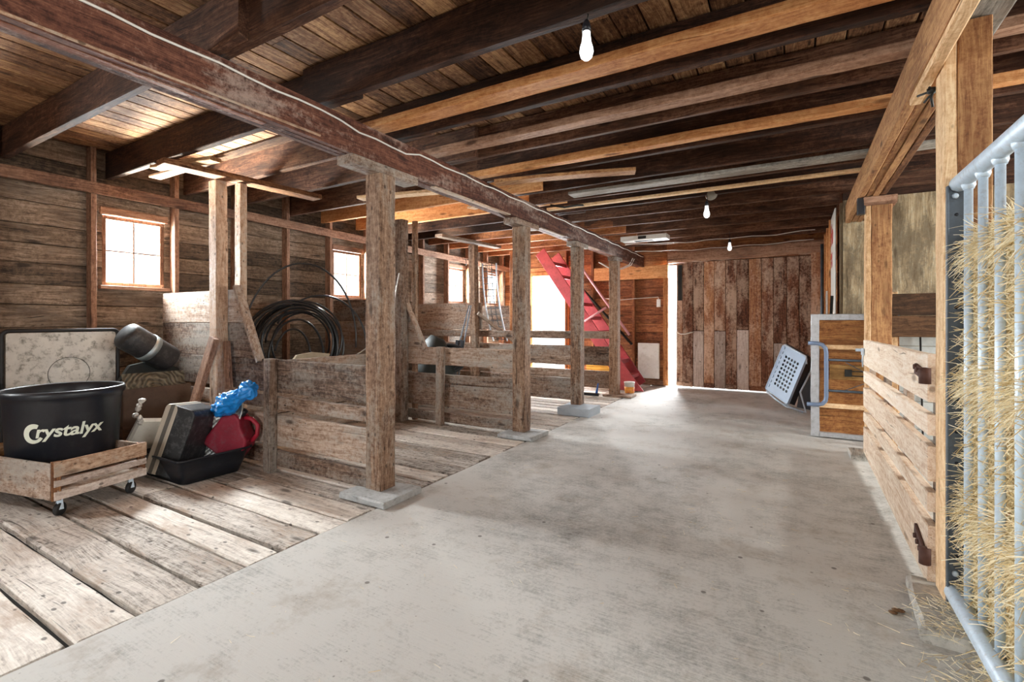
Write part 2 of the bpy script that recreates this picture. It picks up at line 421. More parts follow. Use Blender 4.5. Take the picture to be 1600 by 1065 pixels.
for (a, b, c, d) in ((XW, -5.38, 0, 2.8), (-5.38, -5.14, 0, 1.14), (-5.38, -5.14, 1.98, 2.8), (-5.14, dx0, 0, 2.8), (dx0, dx1, dz, 2.8), (dx1, -2.03, 0, 2.8), (-2.03, .36, 2.2, 2.8), (.36, XR, 0, 2.8)):
    m.bx(a, b, YB+.035, YB+.06, c, d)
OB('outer_cladding', m, wood('dark', 'Z'), wb)
for xs in (-5.1, -4.02, -3.45, -2.64):
    mm = MB(); mm.bx(xs-.022, xs+.022, YB-.1, YB, .02, 2.6); OB('stud', mm, wood('siding_w', 'Z'), wb)
m = MB(); m.bx(-3.4, -2.0, YB-.14, YB-.1, 1.96, 2.20); OB('header', m, wood('joist_new', 'X'), wb)
m = MB(); m.bx(-2.09, -2.0, YB-.12, YB-.02, .02, 1.96); OB('door_jamb', m, wood('joist_new', 'Z'), wb)
m = MB(); m.bx(-2.75, -2.09, YB-.1, YB, .01, .1); OB('sill_plate', m, wood('stud', 'X'), wb)
m = MB(); m.board((-2.0, YB-.10, 2.32), (.42, YB-.10, 2.36), .2, .14, (0, 0, 1), .03, .012, .15); OB('log_header', m, wood('stud', 'X'), wb)
m = MB(); m.bx(dx1-.0, dx1+.06, YB-.05, YB+.03, .0, dz); m.bx(dx0-.06, dx0, YB-.05, YB+.03, 0, dz); m.bx(dx0-.06, dx1+.06, YB-.05, YB+.03, dz, dz+.08)
OB('door_2', m, wood('joist_new', 'Z'), kind='structure')
m = MB(); m.bx(-5.36, -5.16, YB+.01, YB+.013, 1.16, 1.96, .0005, 0); OB('window_6', m, GLASS, kind='structure')

# big sliding plank door
xe = [-1.858, -1.747, -1.573, -1.397, -1.225, -1.046, -.871, -.69, -.504, -.326, -.138, .034, .20]
short = {2: 1.02, 4: 1.02, 6: 1.045}
m = MB(); m2 = MB(); yd = 9.0
for i, (a, b) in enumerate(zip(xe, xe[1:])):
    top = 2.215
    z0 = .05
    if i in short:
        z0 = short[i]
        q = MB()
        m2.board(((a+b)/2, yd, .03), ((a+b)/2, yd, z0-.012), b-a-.008, .03, (1, 0, 0), .004, .002)
    elif i == 9: z0 = .83; m2.board(((a+b)/2, yd, .12), ((a+b)/2, yd, .82), b-a-.008, .028, (1, 0, 0), .004, .002)
    else: z0 = .11
    m.board(((a+b)/2, yd, z0), ((a+b)/2, yd, top), b-a-.006, .03, (1, 0, 0), .004, .002)
door = OB('door_1', m, wood('door', 'Z'), kind='structure')
q = MB()
for i in range(9): q.bx(-1.858+i*.2287, -1.858+(i+1)*.2287-.002, yd+.045, yd+.065, .03, 2.2)
OB('backing_boards', q, wood('dark', 'Z'), door)
for k, i in enumerate((2, 4, 6, 9)): pass
OB('replacement_plank', m2, wood('whitewash', 'Z'), door, label='pale grey replacement planks at the foot of the door')
m = MB()
for (a, b) in ((-1.858, -1.58), (-1.39, -1.23), (-1.04, -.875), (-.68, .2)): m.bx(a, b, yd-.03, yd-.005, .03, .11)
m.bx(-1.858, .2, yd+.015, yd+.04, .35, .45); m.bx(-1.858, .2, yd+.015, yd+.04, 1.7, 1.8)
OB('batten', m, wood('door', 'X'), door)
m = MB(); m.tube([(-1.84, yd-.02, .98), (-1.78, yd-.045, .955), (-1.70, yd-.045, .955), (-1.6, yd-.04, .985), (-1.56, yd-.02, .99)], .011, 6); OB('pull_rope', m, CABLE, door)
m = MB(); m.bx(-1.83, -1.76, yd-.022, yd-.016, 1.55, 2.18, .001, 0); OB('strap_hinge', m, DARKMETAL, door)
m = MB(); m.bx(.195, .36, YB-.12, YB, 0, 2.3); OB('trim_1', m, wood('door', 'Z'), kind='structure')

# wall to the right of the aisle beyond the plywood, and the plywood partition that faces the camera
m = MB()
for k in range(15): m.board((.45, 6.56, .09+k*.18), (.45, YB, .09+k*.18), .175, .024, (0, 0, 1))
wr = OB('wall_aisle', m, wood('siding_w', 'Y'), kind='structure')
for ys in (7.55, 8.2, 8.8):
    mm = MB(); mm.bx(.36, .435, ys-.03, ys+.03, .02, 2.5); OB('stud', mm, wood('joist_new', 'Z'), wr)
m = MB(); x = .44
for w in (1.22, 1.22, .77):
    m.bx(x, x+w-.004, 6.48, 6.5, .03, 2.52, .001, .0005, seg=.6); x += w
wp = OB('wall_plywood', m, wood('plywood', 'Z'), kind='structure')
m = MB(); m.bx(.44, XR, 6.5, 6.55, 2.5, 2.72); m.bx(.44, .5, 6.5, 6.56, 0, 2.5); OB('frame', m, wood('joist', 'X'), wp)
# right outer wall and the wall behind the photographer
m = MB(); m3 = MB()
RW = [(.2, 1.0), (2.8, 3.6), (4.8, 5.6)]
zs = [i*.19 for i in range(8)]+[1.33, 1.52, 1.71, 1.90, 2.09, 2.3, 2.5, 2.75]
zs = [0, .19, .38, .57, .76, .95, 1.14, 1.33, 1.52, 1.71, 1.9, 2.07, 2.3, 2.5, 2.75]
for a, b in zip(zs, zs[1:]):
    spans = [(YF, YB)]
    if a >= 1.32 and b <= 2.08: e = [YF]+[q for w in RW for q in w]+[YB]; spans = list(zip(e[::2], e[1::2]))
    for s0, s1 in spans: m.board((XR+.012, s0, (a+b)/2), (XR+.012, s1, (a+b)/2), b-a+.002, .026, (0, 0, 1), .003, .001, 1)
OB('wall_right', m, wood('siding', 'Y'), kind='structure')
for i, (a, b) in enumerate(RW):
    g = MB(); g.bx(XR+.01, XR+.013, a, b, 1.33, 2.07, .0005, 0); OB('window_%d' % (7+i), g, GLASS, kind='structure')
m = MB()
for k in range(15):
    z0 = k*.184
    sp = [(XW, -2.25), (.45, XR)] if z0 < 2.3 else [(XW, XR)]
    for a, b in sp: m.board((a, YF-.012, z0+.092), (b, YF-.012, z0+.092), .186, .026, (0, 0, 1), .003, .001, 1)
OB('wall_front', m, wood('siding', 'X'), kind='structure')
# yard outside
m = MB(); m.add([(-40, -40, -.15), (40, -40, -.15), (40, 60, -.15), (-40, 60, -.15)], [(0, 1, 2, 3)])
OB('ground', m, plain('pale_gravel', C('cfcbc2'), .9, var=.15), kind='structure')

# ---------------------------------------------------------------- beams and posts
bl = THING('support_beam', 'long whitewashed brown beam carried by the row of posts on the left of the aisle', 'beam', (-2.45, 2.6, 2.27))
def zb(y): return 2.272 - .0125*(y-1.2)
for x, dzz in ((-2.545, 0), (-2.495, -.003), (-2.445, 0)):
    m = MB()
    ys = [YF, -.6, 3.3, 8.95] if x != -2.495 else [YF, 1.6, 5.6, 8.9]
    for a, b in zip(ys, ys[1:]): m.board((x, a, zb(a)+.105+dzz), (x, b-.004, zb(b)+.105+dzz), .215-.02*max(0, a)/9, .048, (0, 0, 1), .004, .002, .4)
    OB('beam_plank', m, wood('beam', 'Y'), bl)
m = MB()
for a, b in ((-3, 1.9), (2.95, 4.1), (4.75, 5.4), (6.0, 6.6)): m.bx(-2.47, -2.415, a, b, zb((a+b)/2)-.014, zb((a+b)/2)-.001)
OB('bottom_strip', m, wood('post', 'Y'), bl)
c = MB(); pts = []
for i in range(60):
    y = .3+i*.145; pts.append((-2.412, y, zb(y)+.175 - .012*math.sin(i*.9)**2 - (.03 if 12 < i < 17 else 0) + .0*i))
c.tube(pts, .006, 6); OB('electric_cable', c, CABLE, None, 'white electric cable stapled along the left beam face', 'cable')

def post(x0, y0, zt, w, d, label, mat, zb0=.03, caps=None, group=None, lean=0):
    t = THING('support_post', label, 'post', (x0, y0, 0), group)
    m = MB(); m.board((x0, y0, zb0), (x0+lean, y0, zt), w, d, (1, 0, 0), .008, .0035, .12)
    OB('timber', m, mat, t)
    return t
def block(x0, x1, y0, y1, z1, label, mat=None, jit=.006):
    m = MB(); m.bx(x0, x1, y0, y1, 0.001, z1, .008, jit, seg=.1)
    OB('base_block', m, mat or wood('block', 'X'), None, label, 'block')
def capblock(x0, x1, y0, y1, z0, z1, par, mat=None):
    m = MB(); m.bx(x0, x1, y0, y1, z0, z1, .006, .003); OB('cap_block', m, mat or wood('block', 'Y'), par)
PM = wood('post', 'Z')
random.seed(21)
data = [(-2.49, 2.45, .145, 'weathered post nearest the camera in the row left of the aisle, on a grey slab'),
        (-2.49, 4.45, .145, 'second post of the left row, between the slatted stall front and a grey slab'),
        (-2.49, 5.95, .14, 'third post of the left row, standing on a thick pale concrete block'),
        (-2.49, 7.47, .14, 'farthest post of the left row, beside the white bucket and red stairs')]
for i, (x, y, w, lb) in enumerate(data):
    t = post(x, y, zb(y)-.062, w, w, lb, PM, [.046, .046, .1, .035][i])
    capblock(x-.07, x+.075, y-.31+.06*i, y+.30-.05*i, zb(y)-.06, zb(y)-.001, t, wood('stall', 'Y'))
SLAB = plain('grey_slab', C('b4b6b6'), .8, var=.25, bump=.7, bscale=40, dirt=C('6e6860'), dirt_amt=.6, dscale=10)
block(-2.66, -2.25, 2.24, 2.60, .045, 'wide grey wooden slab under the nearest left post', SLAB)
block(-2.64, -2.25, 4.22, 4.60, .045, 'thin grey slab under the second left post', SLAB)
block(-2.62, -2.20, 5.62, 6.02, .1, 'thick pale grey concrete block under the third left post', plain('pale_block', C('a9b2bb'), .8, var=.12, bump=.5))
block(-2.64, -2.18, 7.33, 7.60, .035, 'short brown board under the farthest left post', wood('stall', 'X'))

# right row beam and posts
br = THING('support_beam', 'rough light brown beam above the gate on the right of the aisle', 'beam', (.56, 3, 2.28))
for i, x in enumerate((.485, .535, .585, .635)):
    m = MB(); m.board((x, YF if i == 0 else 2.93, 2.375+R(-.003, .003)), (x, [6.46, 6.4, 6.45, 6.42][i], 2.365), .205, .047, (0, 0, 1), .005, .0025, .4); OB('beam_plank', m, wood('post_new', 'Y'), br)
m = MB(); m.bx(.47, .514, 1.2, 3.0, 2.235, 2.268); OB('shim_board', m, wood('fresh', 'Y'), br)
t = THING('gate_post', 'thick brown post in the right foreground where the steel bars start', 'post', (.59, 2.67, 0))
m = MB(); m.bx(.518, .558, 2.6, 2.745, .055, 2.40, .005, .002, seg=.12); OB('timber', m, wood('fresh', 'Z'), t)
m = MB(); m.bx(.56, .665, 2.6, 2.745, .055, 2.40, .005, .002, seg=.12); OB('timber', m, wood('post_new', 'Z'), t)
capblock(.52, .72, 2.3, 2.9, 2.405, 2.495, t, wood('block', 'Y'))
m = MB(); m.board((.50, 2.33, .028), (.53, 2.80, .028), .20, .05, (1, 0, 0), .012, .006, .07); OB('base_block', m, plain('weathered_block', C('b4b0a8'), .8, var=.25, bump=.8, bscale=40, dirt=C('6a6258'), dirt_amt=.7, dscale=14), None, 'rough weathered grey block at the foot of the right foreground post', 'block')
t = THING('gate_post', 'brown post at the far end of the slatted gate, right of the aisle', 'post', (.6, 5.27, 0))
m = MB(); m.bx(.518, .555, 5.2, 5.34, .04, 2.19, .005, .003, seg=.12); OB('timber', m, wood('fresh', 'Z'), t)
m = MB(); m.bx(.557, .70, 5.2, 5.34, .04, 2.19, .005, .003, seg=.12); OB('timber', m, wood('post_new', 'Z'), t)
m = MB(); m.bx(.5, .73, 5.16, 5.42, 2.19, 2.262, .004, .003); OB('cap_block', m, wood('stud', 'X'), t)
m = MB(); m.bx(.40, .56, 5.08, 5.36, .001, .045, .008, .006, seg=.08); OB('base_block', m, wood('block', 'Y'), None, 'small grey slab under the post at the far end of the slatted gate', 'block')
m = MB(); m.bx(.455, .51, 5.17, 5.24, 2.12, 2.26, .004, 0); OB('junction_box', m, BLACKP, None, 'small black box fixed near the top of the far gate post', 'box')
# wire twisted round the near post
m = MB(); m.tube([(.47, 2.82, 2.21), (.5, 2.78, 2.205), (.515, 2.76, 2.21), (.51, 2.75, 2.19), (.505, 2.75, 2.17), (.512, 2.76, 2.13)], .005, 6)
m.tube([(.5, 2.76, 2.22), (.515, 2.75, 2.19), (.5, 2.77, 2.18), (.49, 2.8, 2.17)], .005, 6); m.lathe([(0, -.016), (.016, -.01), (.018, .01), (0, .016)], (.508, 2.755, 2.2), 8)
OB('wire_tie', m, DARKMETAL, None, 'dark wire tie knotted round the top of the foreground gate post', 'wire')

# ---------------------------------------------------------------- joists
JL = [  # (Y centre, thickness, wood kind, depth) left bay and aisle lap beside each other on the beam
    (1.31, 'joist'), (2.0, 'joist'), (2.66, 'joist'), (3.2, 'joist'), (3.85, 'joist'), (4.35, 'joist_new'), (4.95, 'joist_new'), (5.5, 'joist'), (6.0, 'joist'), (6.55, 'siding_w'), (7.1, 'siding_w'), (7.7, 'siding_w'), (8.3, 'siding_w')]
ORD = ['nearest', 'second', 'third', 'fourth', 'fifth', 'sixth', 'seventh', 'eighth', 'ninth', 'tenth', 'eleventh', 'twelfth', 'thirteenth', 'fourteenth', 'fifteenth', 'sixteenth']
n = 0
for y, k in JL:
    m = MB(); m.board((XW, y, 2.62), (-2.2, y, 2.62), .24, .05, (0, 0, 1), .004, .0025, .35)
    vis = y > 1
    lb = '%s joist from the front in the ceiling over the left stalls, between beam and wall' % ORD[n] if vis else 'ceiling joist over the left stalls behind the photographer'
    if vis: n += 1
    OB('ceiling_joist', m, wood(k, 'X'), None, lb, 'joist', 'joists over the left stalls')
JR = [(1.36, .05, 'joist', .24), (1.96, .055, 'joist', .24), (2.42, .13, 'joist_new', .05), (2.62, .05, 'joist', .24), (3.02, .10, 'stud', .05), (3.25, .045, 'joist', .24), (3.69, .08, 'joist_new', .06), (3.84, .05, 'joist', .24),
      (4.42, .05, 'joist', .24), (4.88, .05, 'joist', .24), (5.40, .05, 'joist', .24), (5.97, .05, 'joist', .24), (6.55, .05, 'joist', .24), (7.2, .05, 'joist', .24), (7.9, .05, 'joist', .24), (8.5, .05, 'joist', .24)]
n = 0
for y, th, k, dp in JR:
    m = MB(); xr = XR if y < 6.4 else .42
    m.board((-2.62, y, 2.5+dp/2), (xr, y+.0, 2.495+dp/2), dp, th, (0, 0, 1), .004, .003, .35)
    vis = y > 1
    desc = {2.42: 'bright orange-brown flat timber just behind the hanging bulb over the aisle', 3.02: 'pale flat timber crossing the aisle, next beyond the bright orange one', 3.69: 'narrow orange-brown flat timber above the aisle with a diagonal scab board'}.get(y)
    lb = desc or ('%s dark joist from the front in the ceiling above the concrete aisle' % ORD[n] if vis else 'ceiling joist over the aisle behind the photographer')
    if vis and not desc: n += 1
    OB('ceiling_joist', m, wood(k, 'X'), None, lb, 'joist', 'joists over the aisle')
# loose boards nailed to the joists
def plank(p0, p1, w, t, wd, mat, label, name='loose_board', cat='board', **k):
    m = MB(); m.board(p0, p1, w, t, wd, **k); return OB(name, m, mat, None, label, cat)
plank((-2.35, 3.72, 2.44), (-1.2, 4.15, 2.485), .13, .03, (0, 1, 0), wood('post_new', 'X'), 'diagonal scab board nailed under the joists near the second left post', warp=.01)
plank((-2.0, 4.62, 2.485), (1.0, 4.62, 2.485), .16, .028, (0, 1, 0), wood('block', 'X'), 'long grey board lying flat under the joists across the middle of the aisle')
plank((-2.5, 5.1, 2.485), (.6, 5.1, 2.485), .07, .028, (0, 1, 0), wood('fresh', 'X'), 'long pale strip fixed under the joist behind the grey flat board')
plank((-3.9, 3.55, 2.46), (-2.6, 3.85, 2.46), .12, .03, (0, 1, 0), wood('fresh', 'X'), 'pale diagonal brace board under the ceiling left of the main beam')
plank((-5.0, 2.16, 2.488), (-2.55, 2.16, 2.488), .1, .022, (0, 1, 0), wood('ceiling', 'X'), 'light flat board beneath the second joist over the left stalls')
plank((-3.2, 4.55, 2.48), (-2.75, 4.35, 2.48), .12, .03, (0, 1, 0), wood('fresh', 'X'), 'short pale board end under the joist left of the second post')
plank((-2.62, .2, 2.6), (-1.6, 1.27, 2.6), .1, .03, (0, 0, 1), wood('joist', 'X'), 'short dark blocking board against the nearest joist')

# ---------------------------------------------------------------- lights and ceiling fittings
def bulb_mb(r, cx, cy, zt):
    m = MB(); pr_ = [(.0, 0)]
    z = zt
    prof = [(.0, zt-.125*r/.03), (.012*r/.03, zt-.123*r/.03), (.024*r/.03, zt-.112*r/.03), (r, zt-.09*r/.03), (.0275*r/.03, zt-.07*r/.03), (.021*r/.03, zt-.05*r/.03), (.017*r/.03, zt-.02*r/.03), (.016*r/.03, zt)]
    m.lathe(prof, (cx, cy, 0), 20); return m
bmat, nt, b, out = newmat('white_bulb')
b.inputs['Base Color'].default_value = (.9, .9, .9, 1); b.inputs['Roughness'].default_value = .35
b.inputs['Emission Color'].default_value = (1, 1, 1, 1); b.inputs['Emission Strength'].default_value = .9
def bulb(x, y, ztop, label, rose=None, r=.03, drop=.0):
    t = THING('light_bulb', label, 'light bulb', (x, y, ztop))
    k = r/.03
    m = MB(); m.lathe([(.0, ztop), (.008, ztop), (.014, ztop-.012), (.018*k, ztop-.025), (.02*k, ztop-.05), (0, ztop-.05)], (x, y, 0), 16); OB('socket', m, BLACKP, t)
    OB('bulb', bulb_mb(r, x, y, ztop-.046), bmat, t)
    m = MB(); m.tube([(x, y, ztop-.005), (x+.008, y, ztop+.02), (x-.002, y, ztop+.035+drop)], .003, 6); OB('cord', m, DARKMETAL, t)
    if rose:
        m = MB(); m.lathe([(0, 0), (.03, 0), (.055, -.008), (.06, -.018), (.045, -.026), (.03, -.022), (0, -.02)], (0, 0, 0), 24, Matrix.Translation(rose) @ Matrix.Rotation(PI/2, 4, 'X')); OB('ceiling_rose', m, plain('rose_ceramic', C('8c857a'), .4), t)
bulb(-.772, 1.945, 2.475, 'large bare white bulb hanging nearest the camera above the aisle')
bulb(-.80, 5.33, 2.425, 'bare bulb below a round grey ceiling rose in the middle of the aisle', rose=(-.765, 5.372, 2.50), r=.031, drop=.045)
bulb(-.86, 7.86, 2.40, 'small bare bulb near the far end of the aisle before the plank door', r=.03, drop=.08)
t = THING('fluorescent_fixture', 'white box-shaped light fixture under the joists near the beam end', 'light fixture', (-2.05, 7.55, 2.42))
m = MB(); m.bx(-2.38, -1.68, 7.42, 7.66, 2.43, 2.5, .006, 0); OB('housing', m, WHITE, t)
m = MB(); m.bx(-2.1, -1.98, 7.405, 7.425, 2.445, 2.485, .001, 0); m.bx(-2.18, -1.9, 7.48, 7.6, 2.425, 2.432, .001, 0); OB('lens', m, DARKMETAL, t)
# wiring at the far ceiling
for i, (a, z0, lb) in enumerate(((8.05, 2.47, 'white wire slung under the far joists from the beam end, upper run'), (8.62, 2.42, 'white wire strung along the header above the plank door, lower run'))):
    m = MB(); pts = [(-2.5+j*.16, a - .05*math.sin(j*.8), z0 - .03*math.sin(j/17*PI) + .008*math.sin(j*1.7+i)) for j in range(18)]
    m.tube(pts, .006, 6); OB('ceiling_wire', m, CABLE, None, lb, 'wire')
m = MB(); m.tube([(-2.35, 4.85, 2.47), (-2.2, 4.9, 2.44), (-2.1, 5.0, 2.47), (-2.0, 5.15, 2.49), (-1.9, 5.2, 2.5)], .012, 8)
OB('cable_bundle', m, DARKMETAL, None, 'dark cable bundle crossing from the left beam onto the joists', 'cable')
for k, y in enumerate((8.0, 8.1)):
    m = MB(); m.tube([(-2.95, y, 2.2), (-2.8, y+.05, 2.1), (-2.6, y+.1, 2.08), (-2.45, y+.12, 2.14), (-2.4, y+.15, 2.25)], .008, 6)
    OB('ceiling_wire', m, CABLE, None, ['white wire loop hanging at the far end of the left beam', 'second white wire loop just behind the loop at the beam end'][k], 'wire')

# ---------------------------------------------------------------- stall partitions
def partition(Y, name_label, rows, front, shortx, posts, zsteps, diag=True):
    t = THING('stall_partition', name_label, 'partition', (-3.9, Y, 0))
    for (z0, z1) in rows:
        m = MB(); m.board((-5.38, Y+R(-.003, .003), (z0+z1)/2), (-2.565, Y+R(-.003, .003), (z0+z1)/2+R(-.004, .004)), z1-z0, .036, (0, 0, 1), .006, .003, .2)
        OB('plank', m, wood('stall', 'X'), t)
    # high boards by the wall, cut off on a slope
    zz = zsteps
    for z0, z1 in zip(zz, zz[1:]):
        x0 = -5.38
        f = lambda z: -3.79 - (z-.88)/(1.46-.88)*.30
        M = Matrix(((1, 0, 0, 0), (0, 0, -1, Y+.018), (0, 1, 0, 0), (0, 0, 0, 1)))
        xr0, xr1 = (f(z0), f(z1)) if diag else (-4.0, -4.0)
        m = MB(); m.prism([(x0, z0+.003), (xr0, z0+.003), (xr1, z1-.003), (x0, z1-.003)], .034, M)
        OB('plank', m, wood('stall', 'X'), t)
    if diag:
        m = MB(); m.board((-3.77, Y-.025, .86), (-4.10, Y-.025, 1.49), .07, .03, (0, 1, 0)); OB('slanted_batten', m, wood('stall', 'Z'), t)
    for sx in shortx:
        m = MB(); m.board((sx, Y-.055, .002), (sx+.01, Y-.055, .895), .085, .07, (1, 0, 0), .006, .003, .12); OB('short_stake', m, wood('stall', 'Z'), t)
    return t
Z4 = [.885, 1.14, 1.30, 1.47]
partition(2.41, 'nearest stall partition of weathered planks, dividing the cluttered stall from the hose stall', [(.625, .885), (.49, .59), (.205, .455), (.045, .165)], 0, [-3.60], 0, [.885, 1.18, 1.465])
partition(4.45, 'second stall partition of weathered planks, ending at the second left post', [(.68, .885), (.48, .58), (.205, .465), (.03, .14)], 0, [-3.53], 0, [.885, 1.18, 1.465])
partition(5.95, 'third stall partition, ending at the third left post with a gap under its top rail', [(.955, 1.05), (.61, .865), (.455, .55), (.15, .44)], 0, [], 0, [1.06, 1.46], False)
partition(7.47, 'farthest stall partition, spaced planks ending at the farthest left post', [(.9, 1.02), (.47, .775), (.11, .385)], 0, [], 0, [1.03, 1.25, 1.46], False)

def stallpost(x, y, zt, w, d, label, kind='post', cap=None, second=None, lean=0):
    t = THING('stall_post', label, 'post', (x, y, 0))
    m = MB(); m.board((x, y, .0), (x+lean, y, zt), w, d, (1, 0, 0), .007, .004, .12); OB('timber', m, wood(kind, 'Z'), t)
    if second:
        sx, sy, sw, sd, st = second
        m = MB(); m.board((sx, sy, .0), (sx, sy, st), sw, sd, (1, 0, 0), .006, .003, .12); OB('timber', m, wood('post', 'Z'), t)
    return t
stallpost(-4.28, 2.335, 2.39, .115, .1, 'upright stall post in front of the nearest partition behind the blue bag', 'post', second=(-4.19, 2.47, .09, .06, 2.385), lean=-.02)
stallpost(-4.1, 4.37, 2.40, .12, .12, 'dark stout stall post at the middle of the second partition', 'stall', second=(-4.0, 4.5, .06, .05, 2.4))
stallpost(-4.05, 5.87, 2.30, .11, .1, 'pale leaning stall post at the third partition with a flat cap board', 'post', lean=-.05)
stallpost(-4.3, 7.4, 2.40, .1, .1, 'slim orange stall post at the farthest partition, left of the doorway', 'siding_w')
# header boards on top of the stall posts
m = MB(); m.board((-4.22, 1.86, 2.418), (-4.12, 3.2, 2.418), .15, .045, (1, 0, 0)); OB('header_board', m, wood('ceiling', 'Y'), None, 'flat light board on top of the nearest stall post', 'board')
m = MB(); m.board((-4.62, 2.0, 2.47), (-3.9, 2.1, 2.45), .09, .03, (0, 1, 0)); OB('header_board', m, wood('fresh', 'X'), None, 'short pale cross board beside the top of the nearest stall post', 'board')
m = MB(); m.board((-4.12, 5.1, 2.33), (-4.0, 6.4, 2.33), .13, .04, (1, 0, 0)); OB('header_board', m, wood('stall', 'Y'), None, 'flat board capping the pale stall post of the third partition', 'board')
# mangers along the wall
for y0, y1, lb in ((2.5, 4.3, 'board manger front along the wall of the hose stall'), (4.6, 5.8, 'board manger front along the wall of the third stall'), (6.05, 7.3, 'board manger front along the wall of the fourth stall')):
    t = THING('manger', lb, 'manger', (-4.9, (y0+y1)/2, 0))
    for z0, z1 in ((.02, .26), (.27, .52), (.53, .795)):
        m = MB(); m.board((-4.5, y0, (z0+z1)/2), (-4.5, y1, (z0+z1)/2), z1-z0, .035, (0, 0, 1)); OB('front_board', m, wood('stall', 'Y'), t)
    m = MB()
    for i in range(4): m.board((-5.26+i*.185, y0+.02, .42), (-5.26+i*.185, y1-.02, .42), .18, .03, (1, 0, 0))
    OB('bottom', m, wood('stall', 'Y'), t)
# diagonal brace and mesh gate in the third stall
plank((-3.98, 5.82, 1.30), (-3.72, 6.6, .8), .05, .03, (0, 0, 1), wood('stall', 'Y'), 'dark slanting brace stick beside the pale stall post', 'brace_stick', 'stick')
t = THING('wire_rack', 'curved wire mesh rack hanging behind the pale stall post', 'rack', (-4.05, 6.35, .86))
def rk(u, z):  # curved face
    return (-4.22+u*.22+.2*max(0, (2.08-z)/1.2)**2, 6.3+u*.05, z)
m = MB()
for u in (0, 1): m.tube([rk(u, 2.08-1.2*i/14) for i in range(15)], .012, 6)
OB('side_rail', m, GALV, t)
m = MB()
for j in range(13): m.tube([rk(0, 2.05-j*.095), rk(.5, 2.05-j*.095), rk(1, 2.05-j*.095)], .006, 5)
for u in (.33, .66): m.tube([rk(u, 2.08-1.2*i/14) for i in range(15)], .006, 5)
OB('mesh', m, STEEL, t)
# row of hooks on the ledger above the rack
for k in range(7):
    m = MB(); y = 7.35+k*.13
    m.tube([(-5.365, y, 2.34), (-5.30, y, 2.33), (-5.29, y, 2.27), (-5.30, y+.02, 2.22), (-5.32, y+.02, 2.24)], .007, 5)
    OB('wall_hook', m, DARKMETAL, None, 'dark iron hook in the row on the ledger above the mesh rack', 'hook', 'hooks on the far ledger')

# ---------------------------------------------------------------- slatted gate on the right
g = THING('wooden_gate', 'pale slatted wooden gate of five boards along the right side of the aisle', 'gate', (.51, 3.95, 0))
rows = [(.838, 1.05, 1.03, .812), (.692, .782, .762, .668), (.492, .646, .622, .46), (.357, .442, .41, .326), (.03, .298, .284, .06)]
for (b0, t0, t1, b1) in rows:
    m = MB(); n = 12; vs = []; fs = []; sd = R(0, 9)
    for i in range(n+1):
        f = i/n; y = 2.775+f*(5.17-2.775)
        zb_, zt_ = b0+(b1-b0)*f+R(-.002, .002), t0+(t1-t0)*f+R(-.002, .002)
        for (x, z) in ((.497, zb_+.004), (.501, zb_), (.53, zb_), (.534, zb_+.004), (.534, zt_-.004), (.53, zt_), (.501, zt_), (.497, zt_-.004)):
            vs.append((x+R(-.001, .001), y, z))
    for i in range(n):
        for j in range(8): a = i*8+j; b_ = i*8+(j+1) % 8; fs.append((a, b_, b_+8, a+8))
    fs += [tuple(range(7, -1, -1)), tuple(n*8+j for j in range(8))]
    m.add(vs, fs); OB('board', m, wood('gate', 'Y'), g)
for y in (2.83, 3.55, 4.3, 5.08):
    m = MB(); m.board((.553, y, .05), (.553, y, 1.02), .11, .034, (0, 1, 0)); OB('batten', m, wood('stall', 'Z'), g)
for z, lb in ((.955, 0), (.16, 0)):
    m = MB(); m.board((.49, 2.98, z+(.015 if z > .5 else .05)), (.49, 2.80, z), .05, .012, (0, 0, 1), .003, .001)
    m.lathe([(0, -.035), (.022, -.035), (.022, .035), (0, .035)], (.488, 2.775, z), 12)
    for k in range(3): m.lathe([(0, -.006), (.012, -.006), (.012, .006), (0, .006)], (.48, 2.84+k*.05, z+.006+k*.01), 8, Matrix.Rotation(PI/2, 3, 'Y'))
    OB('hinge', m, RUST, g, label='rusty iron hinge')
m = MB(); m.bx(.44, .5, 5.14, 5.16, .93, .955, .002, 0); m.bx(.48, .492, 5.06, 5.17, .90, .96, .002, 0); m.tube([(.486, 5.1, .95), (.484, 5.1, .87), (.486, 5.1, .8)], .005, 6)
OB('latch', m, GALV, g, label='small steel latch')

# board wall behind the gate
m = MB(); m.bx(.72, 1.8, 5.6, 5.63, 1.245, 1.44); OB('rail_board', m, wood('dark', 'X'), None, 'upper dark plank of the pair behind the slatted gate', 'board')
m = MB(); m.bx(.72, 1.8, 5.6, 5.63, 1.05, 1.24); OB('rail_board', m, wood('dark', 'X'), None, 'lower dark plank of the pair behind the slatted gate', 'board')
m = MB(); m.bx(.74, .80, 5.635, 5.70, 0, 1.46)
OB('fence_post', m, wood('fresh', 'Z'), None, 'pale upright holding the dark planks behind the slatted gate', 'post')
t = THING('corrugated_sheet', 'pale ribbed metal sheet low behind the slatted gate', 'panel', (1.1, 6.1, 0))
m = MB()
for k in range(11): m.bx(.82, 1.75, 6.08, 6.1+.012*(k % 2), .05+k*.09, .135+k*.09, .003, 0)
OB('sheet', m, plain('pale_sheet', C('c6cbcb'), .5, .3), t)
m = MB(); m.tube([(1.05, 6.05, .0), (1.03, 6.05, 1.05)], .008, 6); OB('rod', m, DARKMETAL, t)

